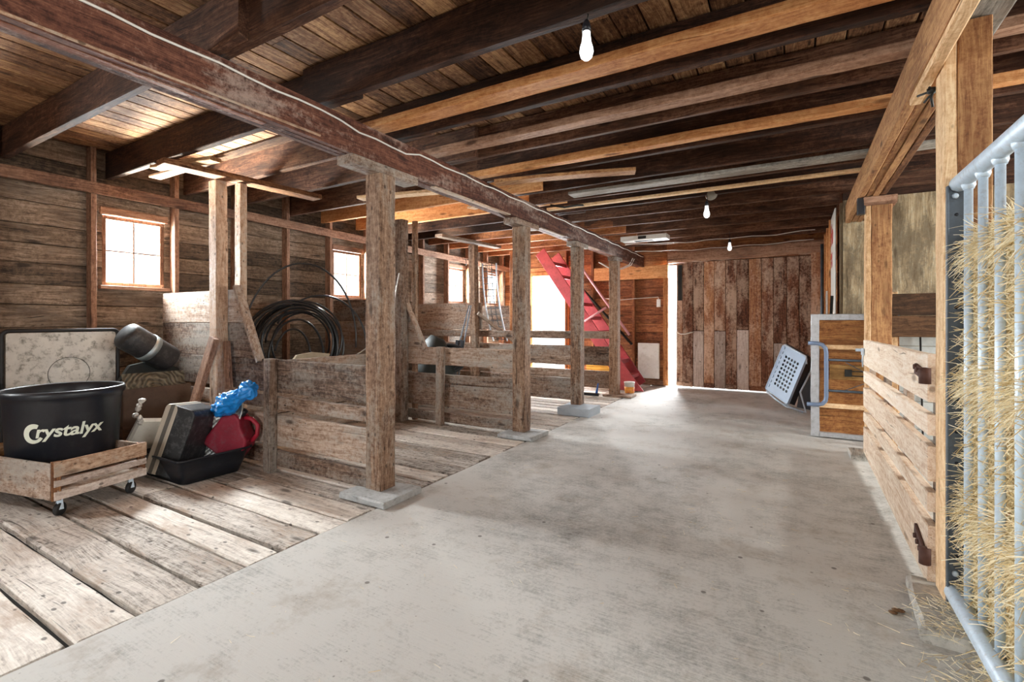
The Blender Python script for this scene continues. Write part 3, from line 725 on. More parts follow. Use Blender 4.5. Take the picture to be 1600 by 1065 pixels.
# ---------------------------------------------------------------- steel bar panel, hay
t = THING('steel_bar_panel', 'galvanised steel bar panel with round rails in front of the hay', 'panel', (.57, 1.6, .0))
m = MB(); m.tube([(.56, 2.60, 1.74), (.56, 2.585, 1.745), (.565, .2, 1.745)], [.022, .031, .031], 16); OB('top_rail', m, GALV, t)
m = MB(); m.tube([(.545, 2.60, .10), (.545, 2.585, .105), (.55, .2, .105)], [.022, .031, .031], 16); OB('bottom_rail', m, GALV, t)
ys = [2.48-.168*i for i in range(13)]
for y in ys:
    m = MB(); m.tube([(.565, y, .11), (.565, y, 1.74)], .0135, 12); m.lathe([(.017, 1.70), (.022, 1.715), (.022, 1.73)], (.565, y, 0), 12)
    OB('bar', m, GALV, t)
m = MB(); m.bx(.522, .528, 2.575, 2.598, .02, 1.74, .001, 0); m.bx(.522, .585, 2.594, 2.599, .02, 1.74, .001, 0); OB('upright_channel', m, STEEL, t, label='flat grey steel upright with bolt holes')
for k in range(12):
    m = MB(); zz = .25+k*.125; m.lathe([(0, 0), (.0065, 0), (.0065, .0012), (0, .0012)], (0, 0, 0), 12, Matrix.Translation((.555, 2.5938, zz)) @ Matrix.Rotation(PI/2, 4, 'X'))
    OB('bolt_hole', m, BLACKP, t)
for zz in (1.70, .18):
    m = MB(); m.lathe([(.012, 0), (.011, .006), (.005, .009), (0, .009)], (0, 0, 0), 12, Matrix.Translation((.55, 2.593, zz)) @ Matrix.Rotation(PI/2, 4, 'X')); OB('bolt', m, GALV, t)

def strand(m, p, d, L, r, droop=.25, seg=3):
    """one stalk: thin tapered triangular tube"""
    p = Vector(p); d = Vector(d).normalized()
    u = d.orthogonal().normalized(); v = d.cross(u); side = (u*R(-1, 1)+v*R(-1, 1))*R(0, .35)
    vs = []; fs = []
    for i in range(seg+1):
        f = i/seg; c = p + d*L*f + side*L*f*f + Vector((0, 0, -droop*L*f*f))
        rr = r*(1-.5*f)
        for k in range(3):
            a = 2*PI*k/3; vs.append(c+(u*math.cos(a)+v*math.sin(a))*rr)
    for i in range(seg):
        for k in range(3): a = i*3+k; b_ = i*3+(k+1) % 3; fs.append((a, b_, b_+3, a+3))
    m.add(vs, fs)
HAYCORE = plain('packed_straw', C('c4a870'), .9, var=.4, bump=.9, bscale=90, dirt=C('7a6238'), dirt_amt=.5, dscale=40)
def bale(x0, x1, y0, y1, z0, z1, label, n):
    t = THING('hay_bale', label, 'hay bale', ((x0+x1)/2, (y0+y1)/2, z0), 'straw bales stacked behind the bars')
    m = MB(); nx, ny, nz = 8, 12, 6
    def P(i, j, k):
        p = Vector((x0+(x1-x0)*i/nx, y0+(y1-y0)*j/ny, z0+(z1-z0)*k/nz))
        e = sum((i in (0, nx), j in (0, ny), k in (0, nz)))
        c = Vector(((x0+x1)/2, (y0+y1)/2, (z0+z1)/2)); s = 1-.02*(e-1)
        return c+(p-c)*s+Vector((abs(mnoise.noise(p*9))*.02, mnoise.noise(p*9+Vector((5, 5, 5)))*.015, 0))
    for ax in range(3):
        dims = (nx, ny, nz); o = [q for q in range(3) if q != ax]
        for side in (0, dims[ax]):
            for a in range(dims[o[0]]):
                for b_ in range(dims[o[1]]):
                    vs = []
                    for (da, db) in ((0, 0), (1, 0), (1, 1), (0, 1)):
                        ijk = [0, 0, 0]; ijk[ax] = side; ijk[o[0]] = a+da; ijk[o[1]] = b_+db; vs.append(P(*ijk))
                    m.add(vs, [(0, 1, 2, 3)], .5, True)
    OB('packed_core', m, HAYCORE, t)
    m = MB()
    for i in range(n):
        q = random.random()
        if q < .68:
            # aisle face
            y = R(1.86, y1); z = R(z0-.01, z1+.01); p = (x0+R(-.006, .016), y, z)
            near_end = y > y1-.25
            out_ = R(.1, .6) if random.random() < .22 else R(-.05, .16)
            d = (-out_, R(-1, 1), R(-1, 1)*.9)
        elif q < .86:
            p = (R(x0, x0+.3), y1-R(-.01, .01), R(z0, z1)); d = (R(-1, .6), R(.05, .35), R(-1, 1))
        else:
            p = (R(x0, x0+.4), R(y0, y1), z1+R(-.01, .01)); d = (R(-1, .4), R(-1, 1), R(.05, .5))
        strand(m, p, d, R(.04, .12), R(.0014, .0030), R(.0, .3))
    # tufts at the seams sticking out between the bars
    for i in range(int(n*.06)):
        y = R(1.9, y1-.01); z = random.choice((z0, z1-.02))+random.gauss(0, .03)
        d = (-R(.5, 1), R(-.7, 1.0), R(-.6, .5)); strand(m, (x0+.01, y, z), d, R(.05, .14), R(.001, .002), R(.1, .7))
    OB('loose_stalks', m, STRAW, t, kind='stuff')
bale(.605, 1.5, 1.5, 2.57, .02, .50, 'straw bale on the floor, bottom of the stack behind the steel bars', 12000)
bale(.605, 1.5, 1.5, 2.57, .51, .99, 'middle straw bale of the stack behind the steel bars', 12000)
bale(.605, 1.5, 1.5, 2.57, 1.00, 1.50, 'top straw bale of the stack behind the steel bars', 12000)
for z, y in ((.84, 2.33), (.56, 2.2), (.45, 2.45), (.87, 2.1)):
    m = MB(); m.tube([(.592, y-.03, z+.01), (.585, y, z), (.59, y+.03, z+.012)], .006, 6)
    OB('twine_knot', m, plain('red_twine_%d' % int(y*100), C('c8402c'), .6), None, {2.33: 'red twine knot on the middle straw bale, farther one', 2.2: 'red twine scrap low on the middle straw bale', 2.45: 'red twine scrap at the seam above the bottom straw bale', 2.1: 'red twine knot on the middle straw bale, nearer one'}[y], 'twine')
# spilled straw on the floor
m = MB()
for i in range(520):
    x = .56-abs(random.gauss(0, .09)); y = R(1.6, 2.6)
    if (.36 < x < .6 and 2.28 < y < 2.82): z = .062
    else: z = .003
    strand(m, (x, y, z+R(0, .008)), (R(-1, 1), R(-1, 1), R(0, .12)), R(.02, .08), R(.0007, .0013), .03)
for i in range(170):
    x = R(-2.1, .4); y = R(.9, 4.5)
    strand(m, (x, y, .003), (R(-1, 1), R(-1, 1), .0), R(.01, .05), R(.0007, .0012), 0)
OB('scattered_straw', m, STRAW, None, 'loose straw scattered on the concrete by the foreground post', 'straw', kind='stuff')
m = MB()
for i in range(3): m.lathe([(0, 0), (.01, .001), (.017, .006), (.007, .01), (0, .011)], (.34+i*.014, 2.52+R(-.02, .02), .0), 7)
OB('dead_leaf', m, plain('brown_leaf', C('6a4a2c'), .8), None, 'small curled brown leaf on the concrete near the gate foot', 'leaf')

# ---------------------------------------------------------------- folded plywood gate beyond the slatted gate
t = THING('plywood_gate', 'brown plywood gate with grey metal edging standing open across the aisle side', 'gate', (.35, 5.93, 0))
m = MB(); m.bx(.16, .85, 5.92, 5.94, .04, 1.24, .002, 0, seg=.2); OB('panel', m, wood('brownply', 'X'), t)
m = MB(); m.bx(.125, .20, 5.885, 5.955, .01, 1.26, .004, .003, seg=.08); OB('edge_strip', m, EDGING, t)
m = MB(); m.bx(.2, .85, 5.885, 5.955, 1.2, 1.262, .004, .003, seg=.08); OB('edge_strip', m, EDGING, t)
m = MB(); m.bx(.2, .85, 5.885, 5.955, .01, .06, .004, .003, seg=.08); OB('edge_strip', m, EDGING, t)
for z in (.93, .335):
    m = MB(); m.bx(.2, .85, 5.88, 5.92, z-.025, z+.02); OB('cross_rail', m, wood('fresh', 'X'), t)
m = MB(); m.bx(.29, .8, 5.91, 5.92, .60, .75, .002, 0); OB('patch_board', m, wood('osb', 'X'), t)
m = MB(); pts = [(.10, 5.86, .965), (.18, 5.86, .965), (.225, 5.86, .95), (.252, 5.86, .915), (.258, 5.86, .87), (.258, 5.86, .43), (.252, 5.86, .385), (.225, 5.86, .35), (.18, 5.86, .338), (.09, 5.86, .338)]
BLUE = plain('blue_grey_paint', C('7688a4'), .4, .2, var=.15)
m.tube(pts, .02, 10); OB('loop_handle', m, BLUE, t, label='blue-grey bent tube handle')
m = MB(); m.tube([(.258, 5.86, .8), (.85, 5.86, .8)], .013, 8); m.tube([(.258, 5.86, .49), (.85, 5.86, .49)], .013, 8)
m.tube([(.42, 5.87, .78), (.62, 5.87, .66)], .004, 5); m.tube([(.42, 5.87, .5), (.62, 5.87, .6)], .004, 5); OB('brace_bar', m, STEEL, t)
m = MB(); m.bx(.415, .475, 5.895, 5.912, .635, .705, .003, 0); m.tube([(.475, 5.89, .69), (.62, 5.89, .69)], .006, 6); m.tube([(.475, 5.89, .645), (.62, 5.89, .645)], .006, 6); OB('slide_bolt', m, DARKMETAL, t)
m = MB(); m.tube([(.26, 6.2, .02), (.325, 6.2, 1.46)], .014, 8); OB('pry_bar', m, DARKMETAL, None, 'black rod leaning up behind the plywood gate', 'rod')
# white sign board with red lettering, along the far right wall
t = THING('sign_board', 'tall white board with red lettering on the wall right of the plank door', 'sign', (.40, 6.95, 1.2))
m = MB(); m.bx(.372, .384, 6.60, 7.36, 1.22, 2.47, .002, 0); OB('panel', m, WHITE, t)
RED = plain('red_lettering', C('c04038'), .5)
def text(s, size, M, mat, name, parent, extr=.001, font_off=.0):
    cu = bpy.data.curves.new(name, 'FONT'); cu.body = s; cu.size = size; cu.extrude = extr; cu.offset = font_off
    o = bpy.data.objects.new(name, cu); COL.objects.link(o)
    dg = bpy.context.evaluated_depsgraph_get(); me = bpy.data.meshes.new_from_object(o.evaluated_get(dg))
    bpy.data.objects.remove(o); me.transform(M)
    me.materials.clear(); me.materials.append(mat)
    ob = bpy.data.objects.new(name, me); COL.objects.link(ob); ob.parent = parent; ob.location = -world_loc(parent) if parent else (0, 0, 0)
    return ob
# letters as seen edge-on: Ho over es (only their red strokes read in the photograph)
MT = Matrix(((0, 0, -1, .3705), (-1, 0, 0, 7.33), (0, 1, 0, 2.13), (0, 0, 0, 1)))
text('Ho', .34, MT, RED, 'lettering', t, font_off=.012)
MT = Matrix(((0, 0, -1, .3705), (-1, 0, 0, 7.33), (0, 1, 0, 1.86), (0, 0, 0, 1)))
text('es', .34, MT, RED, 'lettering', t, font_off=.012)
m = MB(); m.bx(.412, .438, 6.5, 6.56, .05, 2.5, .002, 0); OB('trim_2', m, wood('plywood', 'Z'), kind='structure')
m = MB(); m.bx(.345, .365, 7.9, 7.96, 1.15, 1.6, .002, 0); OB('wall_thermometer', m, WHITE, None, 'narrow white strip fixed on the wall stud beside the sign board', 'strip')
m = MB(); m.tube([(.33, 8.72, .02), (.33, 8.72, 2.35)], .022, 10); OB('metal_pipe', m, STEEL, None, 'grey vertical pipe at the right edge of the plank door', 'pipe')

# ---------------------------------------------------------------- dog crate lid leaning
t = THING('pet_crate_tray', 'pale blue plastic tray with rows of round holes leaning near the plywood gate', 'crate', (-.05, 7.3, 0))
# local frame: u across, v up, n normal (towards camera)
o0 = Vector((-.12, 7.42, .10)); U = Vector((.93, .0, .0)).normalized()
c_bl = Vector((-.366, 7.5, .27)); c_br = Vector((-.112, 7.2, .128)); c_tl = Vector((-.159, 7.56, .855))
U = (c_br-c_bl); wU = U.length; U.normalize(); V = (c_tl-c_bl); hV = V.length; V.normalize(); Nn = U.cross(V).normalized()
LB = plain('pale_blue_plastic', C('a8bcd4'), .45, var=.06)
def F(u, v, n): return c_bl+U*u+V*v+Nn*n
def rbox(m, u0, u1, v0, v1, n0, n1):
    m.add([F(*q) for q in ((u0, v0, n0), (u1, v0, n0), (u1, v1, n0), (u0, v1, n0), (u0, v0, n1), (u1, v0, n1), (u1, v1, n1), (u0, v1, n1))],
          [(0, 3, 2, 1), (4, 5, 6, 7), (0, 1, 5, 4), (1, 2, 6, 5), (2, 3, 7, 6), (3, 0, 4, 7)])
m = MB()
# perforated face: a grid of cells, each a square with a round hole
gu0, gu1, gv0, gv1, nu, nv = .09, wU-.05, .10, .54, 5, 8
cu_, cv_ = (gu1-gu0)/nu, (gv1-gv0)/nv
for i in range(nu):
    for j in range(nv):
        cx, cy = gu0+(i+.5)*cu_, gv0+(j+.5)*cv_
        vs = []; k = 12
        for q in range(k):
            a = 2*PI*q/k+PI/4; ca, sa = math.cos(a), math.sin(a); s_ = 1/max(abs(ca), abs(sa))
            vs.append(F(cx+ca*s_*cu_/2, cy+sa*s_*cv_/2, .0))
        for q in range(k):
            a = 2*PI*q/k+PI/4; vs.append(F(cx+math.cos(a)*cu_*.34, cy+math.sin(a)*cv_*.34, 0))
        for q in range(k):
            a = 2*PI*q/k+PI/4; vs.append(F(cx+math.cos(a)*cu_*.34, cy+math.sin(a)*cv_*.34, -.008))
        m.add(vs, [(q, (q+1) % k, k+(q+1) % k, k+q) for q in range(k)]+[(k+q, k+(q+1) % k, 2*k+(q+1) % k, 2*k+q) for q in range(k)], .5)
for (u0, u1, v0, v1) in ((.0, gu0, 0, hV), (gu1, wU, 0, hV), (gu0, gu1, 0, gv0), (gu0, gu1, gv1, hV)): rbox(m, u0, u1, v0, v1, -.008, 0)
rbox(m, -.012, 0, -.0, hV, -.03, .004); rbox(m, wU, wU+.012, 0, hV, -.03, .004); rbox(m, 0, wU, -.012, 0, -.03, .004); rbox(m, 0, wU, hV, hV+.012, -.03, .004)
for j in range(9): rbox(m, .012, .045, .04+j*.068, .075+j*.068, 0, .008)
OB('perforated_tray', m, LB, t)
m = MB(); rbox(m, .01, wU+.01, .01, hV+.04, -.12, -.032); OB('back_shell', m, BLACKP, t)
m = MB(); a0 = F(.0, .0, -.02); m.tube([F(.02, -.03, -.01), F(.2, -.045, -.01), F(wU, -.04, -.01), Vector((.10, 7.28, .02)), F(wU+.03, .2, -.1), F(wU+.03, .5, -.13)], .012, 8)
m.tube([F(wU-.05, -.03, -.01), Vector((.07, 7.3, .012))], .012, 8)
m.tube([F(.02, hV+.02, 0), F(wU, hV+.025, 0), F(wU+.02, hV-.06, -.03)], .012, 8); OB('wire_frame', m, GALV, t)
m = MB(); m.prism([(0, 0), (.3, 0), (.3, .62), (.12, .66)], .05, Matrix(((.7, 0, .7, .0), (-.7, 0, .7, 7.75), (0, 1, 0, .005), (0, 0, 0, 1)))); OB('black_case', m, BLACKP, None, 'black folded panel standing behind the pale blue holed tray', 'panel')

# ---------------------------------------------------------------- red stairs
t = THING('red_staircase', 'steep red steel staircase rising to the loft by the bright doorway', 'staircase', (-3.3, 8.45, 0))
A = Vector((-2.40, 0, .0)); B = Vector((-4.12, 0, 2.62)); 
for y in (8.15, 8.80):
    m = MB(); m.board((-2.44, y, .03), (-4.16, y, 2.48), .21, .03, (1, 0, .6), .003, 0, 2)
    OB('stringer', m, REDP, t)
for k in range(9):
    f = (k+.8)/9.6; x = -2.44-1.72*f; z = .03+2.45*f
    m = MB(); m.bx(x-.11, x+.11, 8.165, 8.785, z-.012, z+.012, .002, 0); m.bx(x+.1, x+.112, 8.165, 8.785, z-.05, z, .002, 0); OB('tread', m, REDP, t)
m = MB(); m.tube([(-3.3, 8.12, 2.12), (-2.45, 8.12, .95)], .022, 8); m.tube([(-3.26, 8.12, 1.18), (-2.86, 8.12, 1.42)], .02, 8); OB('handrail', m, PINKP, t, label='pale pink tube handrail')
m = MB(); m.tube([(-3.9, 8.95, 2.1), (-2.65, 8.95, .75)], .025, 8); OB('handrail', m, DARKMETAL, t, label='dark tube handrail behind')
m = MB(); m.prism([(-2.75, .01), (-2.2, .01), (-2.62, .55)], .01, Matrix(((1, 0, 0, 0), (0, 0, 1, 8.1), (0, 1, 0, 0), (0, 0, 0, 1)))); OB('foot_plate', m, REDP, t)

# things on and by the back wall
m = MB(); m.bx(-2.535, -2.15, 8.93, 8.98, .14, .78, .01, 0, seg=.3); OB('leaning_board', m, WHITE, None, 'white rectangular panel leaning on the far wall left of the plank door', 'panel')
m = MB(); m.bx(-2.20, -2.13, 8.955, 8.998, 1.44, 1.58, .006, 0); OB('switch_box', m, WHITE, None, 'small white switch box on the far wall above the white panel', 'switch box')
m = MB(); m.lathe([(0, -.06), (.03, -.055), (.05, -.02), (.05, .03), (0, .04)], (-3.02, 8.95, 1.2), 12); OB('wall_lamp', m, WHITE, None, 'little round white fitting on the far wall between posts', 'fitting')
m = MB(); m.tube([(-3.2, 8.98, 1.62), (-2.9, 8.97, 1.58), (-2.6, 8.95, 1.6), (-2.17, 8.96, 1.62), (-2.165, 8.96, 1.58)], .006, 6); OB('wall_wire', m, CABLE, None, 'thin white wire running across the far wall to the switch box', 'wire')
t = THING('bucket', 'small white tub with a coloured band beside the farthest left post', 'bucket', (-2.33, 7.72, 0))
m = MB(); m.lathe([(0, 0), (.07, 0), (.08, .2), (.085, .2), (.085, .215), (.06, .22), (0, .22)], (-2.31, 7.66, .0), 20); OB('body', m, WHITE, t)
m = MB(); m.lathe([(.0745, .04), (.0795, .14)], (-2.31, 7.66, .0), 20); OB('paper_band', m, plain('orange_band', C('e8a040'), .6, dirt=C('c03a6a'), dirt_amt=.9, dscale=9), t)
t = THING('hand_broom', 'blue-handled hand brush on the planks before the farthest post', 'brush', (-2.8, 7.55, 0))
m = MB(); m.bx(-2.98, -2.70, 7.30, 7.35, .002, .045, .01, 0); OB('brush_head', m, BLACKP, t)
m = MB(); m.tube([(-2.74, 7.33, .04), (-2.72, 7.35, .2)], [.022, .009], 8); OB('handle', m, plain('blue_plastic', C('2a62b4'), .4), t)
for i, (x, y, w, lb) in enumerate(((-2.95, 8.55, .12, 'yellow stack of folded sacks under the stairs'),)):
    m = MB()
    for k in range(3): m.bx(x-.35, x+.2, 8.3, 8.7, .32+k*.05, .365+k*.05, .015, .006)
    m.bx(x-.35, x+.2, 8.32, 8.68, .0, .318, .01, .004); OB('sack_stack', m, plain('yellow_paper', C('e0b050'), .7), None, lb, 'sacks')

# ---------------------------------------------------------------- hose coils
HOSE = plain('black_hose', (.018, .022, .026), .33, var=.2, spec=.6)
def coil(center, nrm, Rm, n, label, r=.012, spread=.05, extra=None):
    nrm = Vector(nrm).normalized(); u = nrm.cross(Vector((0, 0, 1))).normalized(); v = u.cross(nrm)
    t = THING('hose_coil', label, 'hose', tuple(Vector(center)-Vector((0, 0, Rm))))
    c0 = Vector(center); m = MB(); pts = []
    steps = 40*n
    rr_ = [Rm*(.66+.36*((k*5) % (n+1))/n) for k in range(n+1)]; of = [Vector((R(-1, 1), R(-1, .6)))*Rm*.13 for _ in range(n+1)]
    for i in range(steps+1):
        a = 2*PI*i/40; k = i//40; f = (i % 40)/40; k2 = min(k+1, n)
        f = f*f*(3-2*f)
        rad = rr_[min(k, n)]*(1-f)+rr_[k2]*f; o = of[min(k, n)].lerp(of[k2], f)
        pts.append(c0 + u*(math.cos(a)*rad+o.x) + v*(math.sin(a)*rad+o.y*.4) + nrm*(spread*math.sin(i*.037)+ (k-n/2)*.012))
    m.tube(pts, r, 7); OB('hose', m, HOSE, t)
    return t, u, v
random.seed(5)
cc = Vector((-4.93, 3.55, .94))
nrm = Vector((.62, -.78, .12))
t, u, v = coil(cc, nrm, .52, 13, 'large black hose coil with loose loops in the stall behind the nearest partition', .0115)
def arc(c, rx, rz, a0, a1, n=30): return [Vector(c)+u*(rx*math.cos(a0+(a1-a0)*i/n))+v*(rz*math.sin(a0+(a1-a0)*i/n)) for i in range(n+1)]
m = MB(); m.tube(arc(cc+Vector((.02, .03, 0))-v*.0, .62, .93, PI*1.02, PI*.0), .011, 7)
m.tube(arc(cc-u*.25-v*.05, .52, .60, PI*1.0, PI*.15), .011, 7)
m.tube(arc(cc+v*-.18, .30, .45, PI*1.05, -PI*.05), .013, 7); m.tube(arc(cc+v*-.2+u*.04, .20, .36, PI*1.05, PI*.1), .012, 7)
OB('loose_loop', m, HOSE, t)
m = MB(); m.tube([Vector((-4.35, 3.9, .80)), Vector((-4.15, 4.0, .95)), Vector((-4.02, 4.05, 1.2)), Vector((-4.0, 4.15, 1.45)), Vector((-4.02, 4.25, 1.75))], .007, 6); OB('thin_wire', m, CABLE, None, 'thin pale wire curving up in front of the stall window', 'wire')
m = MB(); m.prism([(0, 0), (.5, .02), (.52, .1), (.3, .13), (.1, .11)], .03, Matrix(((0, 0, 1, -4.6), (1, 0, 0, 3.2), (0, 1, 0, .72), (0, 0, 0, 1)))); OB('paper_sack', m, plain('paper_sack', C('a89a84'), .8, var=.2), None, 'crumpled pale sack lying in the manger under the hose coil', 'sack')
coil((-3.98, 5.2, .70), (.3, -.9, .3), .26, 4, 'small dark hose coil lying in the stall behind the second partition', .022, .03)
t = THING('garden_tools', 'pair of long-handled tools leaning in the stall behind the second partition', 'tools', (-3.85, 5.3, .1))
for k, (xa, xb) in enumerate(((-3.95, -3.80), (-3.87, -3.77))):
    m = MB(); m.tube([(xa-.15, 5.28, .01), (xa-.08, 5.3, .4), (xa, 5.32, .86), (xb, 5.35, 1.40)], .009, 6); OB('handle', m, STEEL, t)
    m = MB(); m.board((xa-.06, 5.3, .55), (xa-.01, 5.315, .93), .05, .035, (1, 0, 0)); OB('grip', m, BLACKP, t)
m = MB()
for k in range(7): m.lathe([(0, 0), (.11-.01*k, .0), (.1-.012*k, .05), (0, .06)], (-4.25+.03*k, 5.0+R(-.05, .05), .55+.05*k), 9)
m = MB(); m.lathe([(0, 0), (.3, .02), (.28, .12), (.2, .3), (.12, .48), (.04, .55), (0, .56)], (-4.15, 5.05, .44), 14)
for i, v_ in enumerate(m.v): m.v[i] = tuple(Vector(v_)+Vector((mnoise.noise(Vector(v_)*6)*.05, 0, mnoise.noise(Vector(v_)*7)*.05)))
OB('dark_sack', m, plain('dark_green_sack', C('1c2220'), .6, bump=.5), None, 'dark slumped sack behind the second partition beside the small hose coil', 'sack')

# ---------------------------------------------------------------- clutter in the nearest stall
# plant-box dolly
def cartM(u, v, z): # u along the slatted front (from near corner), v to the left (away)
    c0 = Vector((-3.845, 1.13, 0)); U_ = Vector((-.105, .522, 0)).normalized(); V_ = Vector((-.97, -.2, 0)).normalized()
    return c0+U_*u+V_*v+Vector((0, 0, z))
t = THING('wooden_dolly', 'low slatted wooden dolly on casters under the black tub', 'dolly', tuple(cartM(.27, .45, 0)))
LN, WD = .53, .92
def cb(u0, v0, u1, v1, z0, z1, th=.018, wdir=(0, 0, 1)):
    m = MB(); a = cartM(u0, v0, (z0+z1)/2); b_ = cartM(u1, v1, (z0+z1)/2); m.board(a, b_, z1-z0, th, wdir, .002, .001); return m
for (z0, z1, k) in ((.255, .345, 'post'), (.195, .235, 'whitewash'), (.115, .165, 'whitewash')):
    OB('front_slat', cb(0, 0, LN, 0, z0, z1), wood(k, 'Y'), t)
    OB('back_slat', cb(0, WD, LN, WD, z0, z1), wood('fresh', 'Y'), t)
for u_ in (0, LN):
    OB('side_board', cb(u_, .02, u_, WD-.02, .115, .335), wood('stall', 'X'), t)
for u_, v_ in ((.02, .02), (LN-.02, .02), (.02, WD-.02), (LN-.02, WD-.02)):
    m = MB(); a = cartM(u_, v_, .112); b_ = cartM(u_, v_, .343); m.board(a, b_, .045, .045, (1, -.2, 0), .003, .001); OB('corner_post', m, wood('post_new', 'Z'), t)
m = MB()
for i in range(6):
    a = cartM(.015, .07+i*.155, .168); b_ = cartM(LN-.015, .07+i*.155, .168); m.board(a, b_, .15, .016, (1, .2, 0))
OB('deck', m, wood('stall', 'Y'), t)
for u_, v_ in ((.06, .06), (LN-.06, .06), (.06, WD-.06), (LN-.06, WD-.06)):
    c0 = cartM(u_, v_, .04); m = MB(); rt = Matrix.Translation(c0) @ Matrix.Rotation(.6, 4, 'Z') @ Matrix.Rotation(PI/2, 4, 'Y')
    m.lathe([(.012, -.013), (.036, -.013), (.040, -.009), (.040, .009), (.036, .013), (.012, .013)], (0, 0, 0), 20, rt)
    w_ = OB('caster_wheel', m, RUBBER, t)
    m = MB(); m.board(c0+Vector((.02, .0, 0)), c0+Vector((.0, .0, .07)), .028, .004, (0, 1, 0)); m.board(c0+Vector((-.02, .0, 0)), c0+Vector((.0, .0, .07)), .028, .004, (0, 1, 0)); m.bx(c0.x-.03, c0.x+.03, c0.y-.03, c0.y+.03, .106, .112, .001, 0)
    OB('fork', m, GALV, w_)
# the tub
tx, ty = cartM(.265, .56, 0).x, cartM(.265, .56, 0).y
tx, ty = -4.43, 1.36
t = THING('feed_tub', 'big round black plastic tub with white lettering standing on the dolly', 'tub', (tx, ty, .13))
prof = [(r_, z_+.045) for r_, z_ in [(0, .135), (.28, .135), (.29, .15), (.312, .60), (.318, .61), (.318, .635), (.330, .64), (.336, .66), (.332, .685), (.323, .69), (.314, .68), (.308, .62), (.28, .165), (0, .16)]]
m = MB(); m.lathe(prof, (tx, ty, 0), 64); OB('shell', m, BLACKP, t)
# lettering wrapped onto the tub wall
def wrap_text(s, size, ang0, zc, shear=.18, off=.006):
    cu = bpy.data.curves.new('lettering', 'FONT'); cu.body = s; cu.size = size; cu.extrude = .0008; cu.offset = off; cu.shear = shear; cu.space_character = .98
    o = bpy.data.objects.new('lettering', cu); COL.objects.link(o)
    dg = bpy.context.evaluated_depsgraph_get(); me = bpy.data.meshes.new_from_object(o.evaluated_get(dg)); bpy.data.objects.remove(o)
    bm = bmesh.new(); bm.from_mesh(me); bmesh.ops.triangulate(bm, faces=bm.faces); bmesh.ops.subdivide_edges(bm, edges=[e for e in bm.edges if e.calc_length() > .012], cuts=4); bm.to_mesh(me); bm.free()
    wid = max(v_.co.x for v_ in me.vertices)
    for v_ in me.vertices:
        z = zc+v_.co.y; rad = .29+.022*(z-.195)/.45+.0045+v_.co.z
        a = ang0+(v_.co.x-wid/2)/.305
        v_.co = (tx+rad*math.cos(a), ty+rad*math.sin(a), z)
    return me, wid
ang = math.atan2(-ty, -tx)  # towards the camera
LET = plain('white_print', C('e6ecdc'), .5, var=.03)
me, wid = wrap_text('rystalyx', .112, ang+.10, .445, off=.0025)
me.materials.clear(); me.materials.append(LET)
o = bpy.data.objects.new('lettering', me); COL.objects.link(o); o.parent = t; o.location = -t.location
# the large C that reaches under the r
m = MB(); vs = []; fs = []; a_c = ang+.10-(wid/2+.012)/.305
for i in range(33):
    th = math.radians(62+ (330-62)*i/32); wth = .019*(.55+.45*math.sin(PI*min(1, i/30+.12)))
    for q in (-1, 1):
        rr_ = 1+q*wth/.052
        px_ = .042*math.cos(th)*rr_ ; pz = .050*math.sin(th)*rr_
        z = .470+pz; rad = .29+.022*(z-.195)/.45+.0055; a = a_c+(px_+.01)/.305
        vs.append((tx+rad*math.cos(a), ty+rad*math.sin(a), z))
    if i: fs.append((2*i-2, 2*i-1, 2*i+1, 2*i))
m.add(vs, fs); OB('lettering', m, LET, t)

# stained white panel on the left
t = THING('stained_panel', 'large mottled white panel with dark rubber edge behind the tub', 'panel', (-5.2, 1.55, .3))
m = MB()
def rrect(y0, y1, z0, z1, r, n=6):
    pts = []
    for (cy, cz, a0) in ((y1-r, z1-r, 0), (y0+r, z1-r, PI/2), (y0+r, z0+r, PI), (y1-r, z0+r, 1.5*PI)):
        for i in range(n+1): a = a0+PI/2*i/n; pts.append((cy+r*math.cos(a), cz+r*math.sin(a)))
    return pts
MX = lambda x: Matrix(((0, 0, 1, x), (1, 0, 0, 0), (0, 1, 0, 0), (0, 0, 0, 1)))
m.prism(rrect(1.245, 1.935, .02, 1.10, .02), .03, MX(-5.215)); 
STAIN = plain('stained_white', C('cfccc4'), .7, var=.12, dirt=C('5c5648'), dirt_amt=.85, dscale=7)
OB('face', m, STAIN, t)
m = MB(); pts = [(-5.19, y_, z_) for y_, z_ in rrect(1.225, 1.955, .0+.012, 1.118, .04)]; m.tube(pts, .014, 8, closed=True); OB('rubber_edge', m, RUBBER, t)
m = MB(); m.tube([(-5.183, 1.62+.135*math.cos(2*PI*i/40), .76+.135*math.sin(2*PI*i/40)) for i in range(40)], .002, 5, closed=True); OB('circle_mark', m, DARKMETAL, t)

# black cushion roll with a silver band
t = THING('strapped_drum', 'black rounded case with a silver band tipped on the heap', 'case', (-4.95, 2.1, .75))
Md = Matrix.Translation((-4.98, 2.10, .955)) @ Matrix.Rotation(math.radians(8), 4, 'Z') @ Matrix.Rotation(math.radians(-33), 4, 'X')
m = MB(); L2 = .23
prof = [(0, -L2), (.10, -L2), (.115, -L2+.015), (.12, -L2+.05), (.12, L2-.05), (.115, L2-.015), (.10, L2), (0, L2)]
m.lathe(prof, (0, 0, 0), 28, Md @ Matrix.Rotation(-PI/2, 4, 'X')); OB('body', m, plain('black_vinyl', (.022, .022, .024), .5, var=.3, dirt=(.16, .15, .14), dirt_amt=.3, dscale=12), t)
m = MB(); m.lathe([(.1215, -.03), (.1235, -.03), (.1235, .028), (.1215, .028)], (0, 0, 0), 28, Md @ Matrix.Rotation(-PI/2, 4, 'X')); OB('band', m, plain('silver_band', C('a8b4b8'), .35, .6), t)
